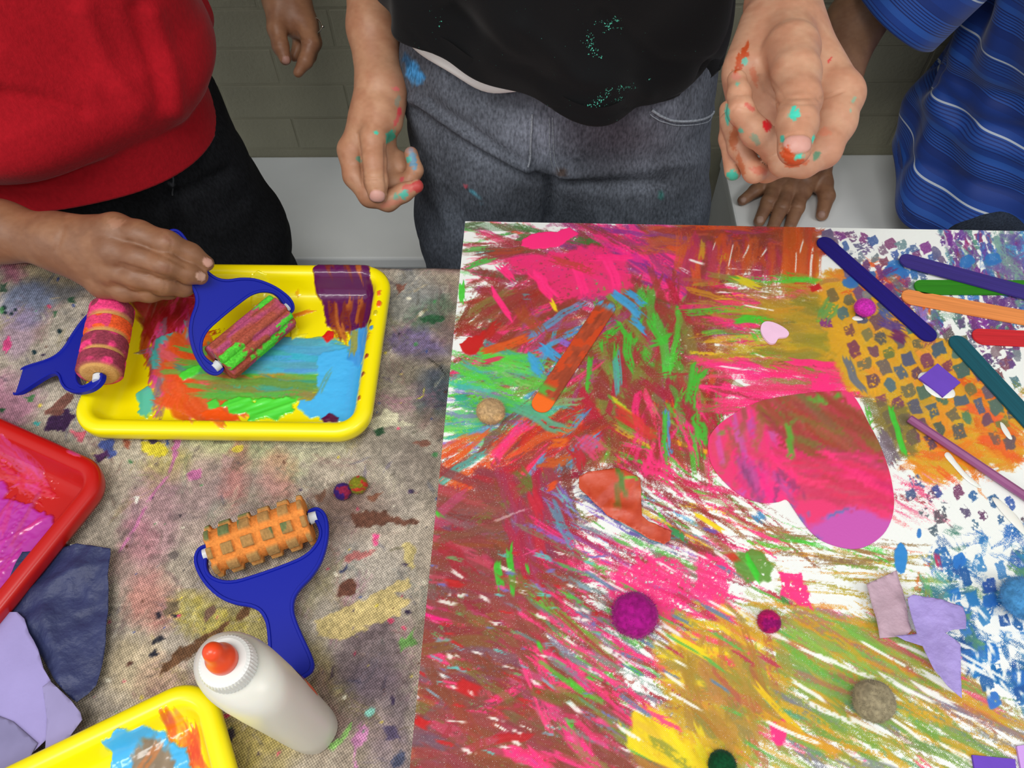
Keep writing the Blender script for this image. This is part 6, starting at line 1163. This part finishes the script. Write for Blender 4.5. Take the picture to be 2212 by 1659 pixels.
cord_on('pocket_seam', JV, JN, [(1404, 246), (1428, 262), (1470, 271), (1522, 265), (1556, 248)], .0007, m_seam, jeans_k, BB)
# =========================== red sweatshirt person
RBS = np.array([-.492, .735, 0.0]); body = Body()
palm = [[(-330, 470, .725, 84), (-160, 482, .712, 76), (0, 500, .700, 63), (112, 520, .694, 52), (150, 526, .692, 50)],
        [(130, 508, .692, 42), (248, 496, .676, 34)], [(130, 520, .692, 42), (244, 542, .674, 34)], [(130, 530, .694, 42), (240, 584, .682, 32)], [(128, 535, .698, 40), (222, 612, .694, 30)], [(150, 545, .71, 44), (260, 590, .715, 38)]]
fing = [[(248, 496, .676, 35), (300, 507, .672, 30), (360, 526, .671, 27), (412, 549, .684, 22.5), (446, 569, .692, 16.5)],
        [(244, 542, .674, 34), (300, 556, .670, 30), (356, 573, .669, 27), (405, 590, .682, 22), (432, 598, .690, 17.5)],
        [(240, 584, .682, 31), (296, 599, .678, 28), (350, 612, .680, 25), (396, 620, .696, 20), (412, 618, .706, 16)],
        [(222, 614, .694, 28), (270, 626, .690, 25), (322, 630, .690, 22), (366, 628, .704, 17), (380, 622, .712, 14)],
        [(210, 570, .715, 34), (300, 575, .728, 28), (370, 570, .728, 23), (408, 566, .724, 19)]]
V, Fq = hand_mesh(palm, fing, .0017, k_root=.006); N = normals_of(V, Fq)
V = crease_px(V, N, [([(350, 500), (372, 520), (366, 545)], 3, .0005), ([(345, 555), (368, 570), (362, 595)], 3, .0005), ([(340, 595), (360, 610), (354, 632)], 3, .0005), ([(275, 520), (330, 540), (400, 575)], 4, .0012), ([(262, 570), (320, 588), (390, 608)], 4, .0012), ([(240, 612), (300, 628), (340, 634)], 4, .0010), ([(140, 462), (135, 500), (120, 540)], 6, .0008)])
C = skin_cols(V, '#8c6246', '#7a533c', 13); V, C = nail_px(V, N, C, [(449, 567, 11, 10, 30, '#c8988a'), (434, 597, 11, 10, 20, '#c8a090')])
C = dab_px(V, N, C, [(362, 517, 14, 10, 30, '#8a5c48', .5), (358, 582, 14, 9, 20, '#8a5c48', .5), (250, 482, 20, 12, 0, '#ac7c64', .5)])
body.add(V, Fq, C)
palm = [[(590, -150, .985, 48), (604, -50, .985, 46), (614, 0, .988, 43), (632, 40, .99, 38)], [(640, 10, .99, 34), (660, 62, .99, 25)]]
fing = [[(602, 20, .978, 30), (598, 62, .974, 20), (606, 100, .974, 17), (616, 128, .976, 12.5)], [(660, 55, .985, 24), (672, 95, .980, 18), (660, 132, .980, 15), (644, 157, .982, 10.5)], [(664, 52, 1.0, 24), (677, 92, .998, 17), (668, 122, .996, 14), (650, 142, .996, 11)], [(655, 60, 1.01, 20), (648, 95, 1.01, 14), (636, 122, 1.01, 11)]]
V, Fq = hand_mesh(palm, fing, .0018); N = normals_of(V, Fq); V = crease_px(V, N, [([(590, 98), (622, 97)], 2.5, .0006), ([(640, 70), (650, 85), (668, 90)], 2.5, .0008)]); C = skin_cols(V, '#a87858', '#94664c', 17); V, C = nail_px(V, N, C, [(618, 130, 9, 9, 0, '#c09084')]); body.add(V, Fq, C)
yaw = math.radians(28); cR, sR = math.cos(yaw), math.sin(yaw)
def rl(x_, y_, z): return RBS+np.array([x_*cR-y_*sR, x_*sR+y_*cR, z])
shl = rl(.19, .04, 1.23); shr = rl(-.19, .04, 1.23); elr = np.array([-.83, .60, .985]); ell_ = np.array([-.36, 1.0, .99])
V, Fq = person_body(rl(0, .01, .84), rl(0, .02, 1.35), rl(0, -.01, 1.51), shl, shr, [[(shr, .05), (elr, .042), (PD(-300, 472, .722), .036)], [(shl, .05), (ell_, .038), (PD(592, -130, .985), .028)]]); body.add(V, Fq, skin_cols(V, '#8c6246', '#7a533c', 14))
p_red = body.build(RBS, m_skin, 'person in red sweatshirt and black jeans, rolling paint in the yellow tray'); hair(rl(0, -.01, 1.51), p_red, RBS, '#16110f')
fwd_r = np.array([sR, -cR, 0]); flr = (np.array([-sR, cR, 0]), .72)
parts = [(rl(0, .012, .88), rl(0, .01, .80), .128, .144, flr, .02), (rl(-.066, .0, .79), rl(-.088, -.01, .58), .098, .084, None, .05), (rl(.066, .0, .79), rl(.098, -.02, .58), .098, .088, None, .05), (rl(-.088, -.01, .58), rl(-.095, .0, .45), .084, .07, None, .02), (rl(.098, -.02, .58), rl(.105, .0, .45), .088, .075, None, .02), (rl(-.095, 0, .45), rl(-.095, .02, .07), .07, .06, None, .02), (rl(.105, 0, .45), rl(.11, .02, .07), .075, .06, None, .02)]
V, Fq = trousers(parts); N = normals_of(V, Fq); V = V+N*((fbm(V[:, 0]/.05+V[:, 2]/.09, V[:, 2]/.05, 91, 3)-.5)*.010*sstep(.2, .5, V[:, 2]))[:, None]
V = crease_px(V, N, [([(366, 335), (372, 380), (374, 425)], 5, -.002), ([(376, 335), (384, 385), (378, 425)], 5, .0018), ([(400, 330), (460, 400), (520, 440)], 14, .004), ([(385, 420), (440, 400), (490, 370)], 12, .005), ([(375, 430), (390, 500), (400, 560)], 16, .009), ([(450, 150), (470, 250), (430, 340)], 12, .003), ([(440, 100), (466, 130), (462, 180)], 6, -.003)])
c = np.tile(H('#17181b'), (len(V), 1)); c = c*(.8+.5*fbm(V[:, 0]/.03, V[:, 2]/.04, 93, 3))[:, None]; c = dab_px(V, N, c, [(370, 375, 2.5, 34, 3, '#5a5c60', .7), (452, 158, 8, 5, 0, '#8c8c88', .8)])
jeans_r = world_mesh('jeans', V, Fq, RBS, denim('black_denim'), p_red, c); RV, RN = V, normals_of(V, Fq); shoes([tuple(rl(-.095, .01, 0)[:2])+(yaw-.1,), tuple(rl(.11, .01, 0)[:2])+(yaw+.1,)], p_red, RBS, '#30302e')
cord_on('fly_seam', RV, RN, [(364, 338), (370, 372), (373, 400), (372, 422)], .0011, simple('grey_seam', '#4a4c50', .85, .1), jeans_r, RBS)
def red_disp(th, s):
    a = th-4.71; band = np.clip((s-.085)/.012, 0, 1); puff = .017*np.exp(-((s-.15)/.065)**2)*band
    fold = .010*(vnoise(th*1.8, np.full_like(th, s*4+.5), 95)-.5)*2+.009*np.sin(4.2*a+9*s+.6)*(.35+.65*sstep(.1, .3, s))
    return band*fold*(1-sstep(.55, .8, s))+puff+.001*np.sin(160*th)*(1-band)*.15, .012*np.sin(2*th+.3)*(1-sstep(0, .3, s))
keys = [(0, rl(0, .0, .770), .160, .122, yaw, 2.3), (.085, rl(0, .0, .818), .160, .122, yaw, 2.3), (.2, rl(0, .0, .885), .172, .132, yaw, 2.3), (.45, rl(0, .005, 1.02), .182, .130, yaw, 2.3), (.68, rl(0, .015, 1.14), .196, .122, yaw, 2.3), (.84, rl(0, .03, 1.235), .196, .105, yaw, 2.2), (.93, rl(0, .03, 1.29), .145, .085, yaw, 2.1), (1, rl(0, .025, 1.325), .07, .068, yaw, 2)]
V, Fq, th, s = garment_loft(interp_rings(keys, 140), 280, red_disp); N = normals_of(V, Fq)
V = crease_px(V, N, [([(180, 20), (230, 140), (300, 230)], 24, -.006), ([(0, 200), (90, 215), (180, 240)], 14, .007), ([(0, 110), (110, 160), (200, 190)], 20, -.004), ([(330, 30), (370, 150), (380, 240)], 22, -.006), ([(290, 20), (330, 140), (350, 220)], 16, .005)])
m_fle = simple('red_fleece', '#a3131f', .9, .12, var=.10, vscale=260, bump=.55, bscale=420, bdist=.0009, sheen=.1, stretch=(1, 1, .6)); world_mesh('sweatshirt', V, Fq, RBS, m_fle, p_red)
for a, b in ((shl, ell_), (shr, elr)):
    V, Fq, t_, th_ = sleeve(a+(b-a)*-.12, a+(b-a)*.9, .070, .062, RBS, m_fle, p_red, 97); world_mesh('sleeve', V, Fq, RBS, m_fle, p_red)
# ring on the hanging hand
rc = PD(672, 56, .985); bm = bmesh.new(); R_, r_ = .0135, .0010
for i in range(28):
    for j in range(8):
        a, b = 2*math.pi*i/28, 2*math.pi*j/8; bm.verts.new(((R_+r_*math.cos(b))*math.cos(a), (R_+r_*math.cos(b))*math.sin(a), r_*math.sin(b)))
bm.verts.ensure_lookup_table()
for i in range(28):
    for j in range(8): bm.faces.new([bm.verts[(i % 28)*8+j], bm.verts[((i+1) % 28)*8+j], bm.verts[((i+1) % 28)*8+(j+1) % 8], bm.verts[i*8+(j+1) % 8]])
bmesh.ops.create_icosphere(bm, subdivisions=2, radius=.0024, matrix=Matrix.Translation((R_+.0012, 0, 0)))
o = bm_obj('finger_ring', bm, simple('silver', '#c9c6bc', .2, .5, metal=1), None, rc, smooth=True); o.rotation_euler = (.35, .1, 0); tag(o, 'small silver ring on the hand hanging by the wall', 'ring')

# =========================== blue striped polo person, seated
BBS = np.array([.775, .948, 0.0]); body = Body(); bz = BENCH_Z+.001  # figure pushed back along the camera's line of sight, arm depths scaled likewise
def zb(x_, y_, up_, r): p = PZ(x_, y_, bz+up_); return (x_, y_, pix(p)[2], r)
palm = [[(1905, -30, 1.04, 66), (1846, 50, 1.075, 60), (1802, 170, 1.12, 52), (1762, 300, 1.175, 45), zb(1748, 346, .032, 44)], [zb(1748, 346, .032, 40), zb(1672, 404, .018, 21)], [zb(1748, 346, .032, 40), zb(1700, 412, .020, 23)], [zb(1748, 350, .030, 40), zb(1730, 412, .020, 24)], [zb(1755, 350, .03, 36), zb(1776, 396, .018, 22)], [zb(1748, 350, .03, 36), zb(1660, 398, .015, 18)]]
fing = [[zb(1660, 396, .016, 17), zb(1632, 412, .014, 14), zb(1604, 433, .009, 11)], [zb(1676, 404, .019, 18), zb(1660, 436, .020, 15.5), zb(1640, 478, .010, 12)], [zb(1702, 412, .020, 18), zb(1688, 448, .021, 15.5), zb(1668, 494, .010, 12.5)], [zb(1730, 412, .020, 18), zb(1722, 448, .020, 15.5), zb(1706, 490, .010, 12.5)], [zb(1776, 392, .020, 21), zb(1786, 424, .018, 17), zb(1776, 464, .010, 13)]]
V, Fq = hand_mesh(palm, fing, .0018); N = normals_of(V, Fq); V = V.copy(); V[:, 2] = np.maximum(V[:, 2], np.where(V[:, 2] < BENCH_Z+.004, BENCH_Z+.0008, V[:, 2]))
V = crease_px(V, N, [([(1652, 432), (1672, 440)], 2.5, .0008), ([(1680, 446), (1702, 452)], 2.5, .0008), ([(1712, 446), (1736, 450)], 2.5, .0008), ([(1690, 400), (1720, 370)], 4, .0006), ([(1715, 410), (1735, 375)], 4, .0006)]); C = skin_cols(V, '#9a7054', '#86604a', 23); V, C = nail_px(V, N, C, [(1606, 432, 7, 6, -30, '#b08f80'), (1642, 474, 8, 8, 0, '#b08f80'), (1775, 463, 8, 8, 0, '#a8867a')]); body.add(V, Fq, C)
sb_r = np.array([.635, .975, .955]); sb_l = np.array([.94, 1.0, .955]); elb = PD(1846, 50, 1.075)
V, Fq = person_body(np.array([.775, .978, .505]), np.array([.785, .993, 1.05]), np.array([.785, .965, 1.215]), sb_l, sb_r, [[(sb_r, .05), (PD(1905, -30, 1.04), .04), (elb, .036)], [(sb_l, .05), (np.array([1.03, .895, .74]), .04), (np.array([.975, .70, .575]), .028), (np.array([.965, .64, .56]), .03)]]); body.add(V, Fq, skin_cols(V, '#9a7054', '#86604a', 24))
p_blue = body.build(BBS, m_skin, 'person in blue striped polo shirt seated on the bench, leaning on one hand'); hair((.785, .965, 1.215), p_blue, BBS, '#1a1412')
parts = [((.745, .985, .490), (.86, .985, .490), .088, .088, (np.array([0, 0, 1.]), .95), .03), ((.735, .955, .468), (.71, .52, .445), .066, .058, None, .03), ((.86, .955, .472), (.88, .52, .445), .072, .060, None, .03), ((.71, .52, .445), (.71, .54, .08), .064, .055, None, .02), ((.88, .52, .445), (.88, .54, .08), .064, .055, None, .02)]
V, Fq = trousers(parts); N = normals_of(V, Fq); V = V+N*((fbm(V[:, 0]/.05+V[:, 1]/.06, V[:, 1]/.05, 101, 3)-.5)*.008)[:, None]; V[:, 2] = np.where((V[:, 1] > .865) & (V[:, 2] < BENCH_Z+.003), BENCH_Z+.002, V[:, 2]); c = np.tile(H('#2c333f'), (len(V), 1))*(.75+.5*fbm(V[:, 0]/.03, V[:, 1]/.03, 103, 3))[:, None]
world_mesh('jeans', V, Fq, BBS, denim('dark_denim'), p_blue, c); shoes([(.71, .53, 0), (.88, .53, 0)], p_blue, BBS, '#3a3a3c')
m_polo, nt, b = new_mat('striped_polo'); b.inputs['Roughness'].default_value = .6; b.inputs['Specular IOR Level'].default_value = .3; b.inputs['Sheen Weight'].default_value = .2
tc = nd(nt, 'ShaderNodeTexCoord'); at = nd(nt, 'ShaderNodeAttribute', attribute_name='stripe'); fr = nd(nt, 'ShaderNodeMath', operation='FRACT'); nt.links.new(at.outputs['Fac'], fr.inputs[0])
rp = nd(nt, 'ShaderNodeValToRGB'); rp.color_ramp.interpolation = 'CONSTANT'; el_ = rp.color_ramp.elements
stops = [(0, '#b9c2cf'), (.022, '#184396'), (.10, '#143684'), (.30, '#133078')]; q = .40
while q < .62: stops += [(q, '#0f2566'), (q+.014, '#2450a4')]; q += .036
stops += [(.64, '#2454a8'), (.72, '#163e90')]; q = .80
while q < .97: stops += [(q, '#122c74'), (q+.016, '#1f4c9e')]; q += .042
el_[0].position = 0; el_[0].color = L4(stops[0][1]); el_[1].position = stops[1][0]; el_[1].color = L4(stops[1][1])
for p_, c_ in stops[2:]: e_ = el_.new(p_); e_.color = L4(c_)
nt.links.new(fr.outputs[0], rp.inputs[0]); nt.links.new(rp.outputs[0], b.inputs['Base Color']); bump_chain(nt, b, tc.outputs['Object'], 900, .3, .0004)
def stripe_attr(o, val):
    at_ = o.data.attributes.new('stripe', 'FLOAT', 'POINT'); at_.data.foreach_set('value', np.ascontiguousarray(val, np.float32))
def blue_disp(th, s):
    a = th-4.71; fold = .012*np.sin(3.2*a+8*s)*np.exp(-((a+.3)/1.2)**2)+.014*(vnoise(th*1.9, np.full_like(th, s*6), 111)-.5)*2+.006*np.sin(9*a+14*s)
    return fold*(1-sstep(.6, .85, s))*(.5+.5*sstep(0, .12, s)), (.018*np.sin(2*th+2.4)+.012*np.sin(5*th))*(1-sstep(0, .3, s))
keys = [(0, (.80, .945, .470), .178, .165, 0, 2.5), (.12, (.80, .955, .535), .172, .148, 0, 2.4), (.3, (.80, .968, .64), .162, .120, 0, 2.3), (.55, (.80, .978, .785), .165, .112, 0, 2.3), (.8, (.785, .993, .92), .175, .10, 0, 2.3), (.9, (.785, .998, .98), .16, .088, 0, 2.2), (.96, (.785, .996, 1.02), .11, .075, 0, 2.1), (1, (.785, .993, 1.045), .066, .064, 0, 2)]
V, Fq, th, s = garment_loft(interp_rings(keys, 140), 280, blue_disp); N = normals_of(V, Fq)
V = crease_px(V, N, [([(2010, 110), (2040, 160), (2120, 200), (2212, 220)], 20, .008), ([(2000, 220), (2080, 300), (2212, 340)], 18, -.006), ([(2020, 180), (2090, 260), (2212, 285)], 16, .006), ([(1960, 340), (2050, 380), (2212, 420)], 16, .005)])
o = world_mesh('polo_shirt', V, Fq, BBS, m_polo, p_blue); stripe_attr(o, s*.55/.088+.02*np.sin(3*th)+.35)
for a, b2, sd in ((sb_r+np.array([.03, .01, .03]), PD(1930, 28, 1.045), 113), (sb_l+np.array([-.03, 0, .03]), np.array([1.01, .925, .80]), 117)):
    V, Fq, t_, th_ = sleeve(a, b2, .072, .074, BBS, m_polo, p_blue, sd, fold=.005); o = world_mesh('sleeve', V, Fq, BBS, m_polo, p_blue); stripe_attr(o, t_*np.linalg.norm(b2-a)/.088+.72)
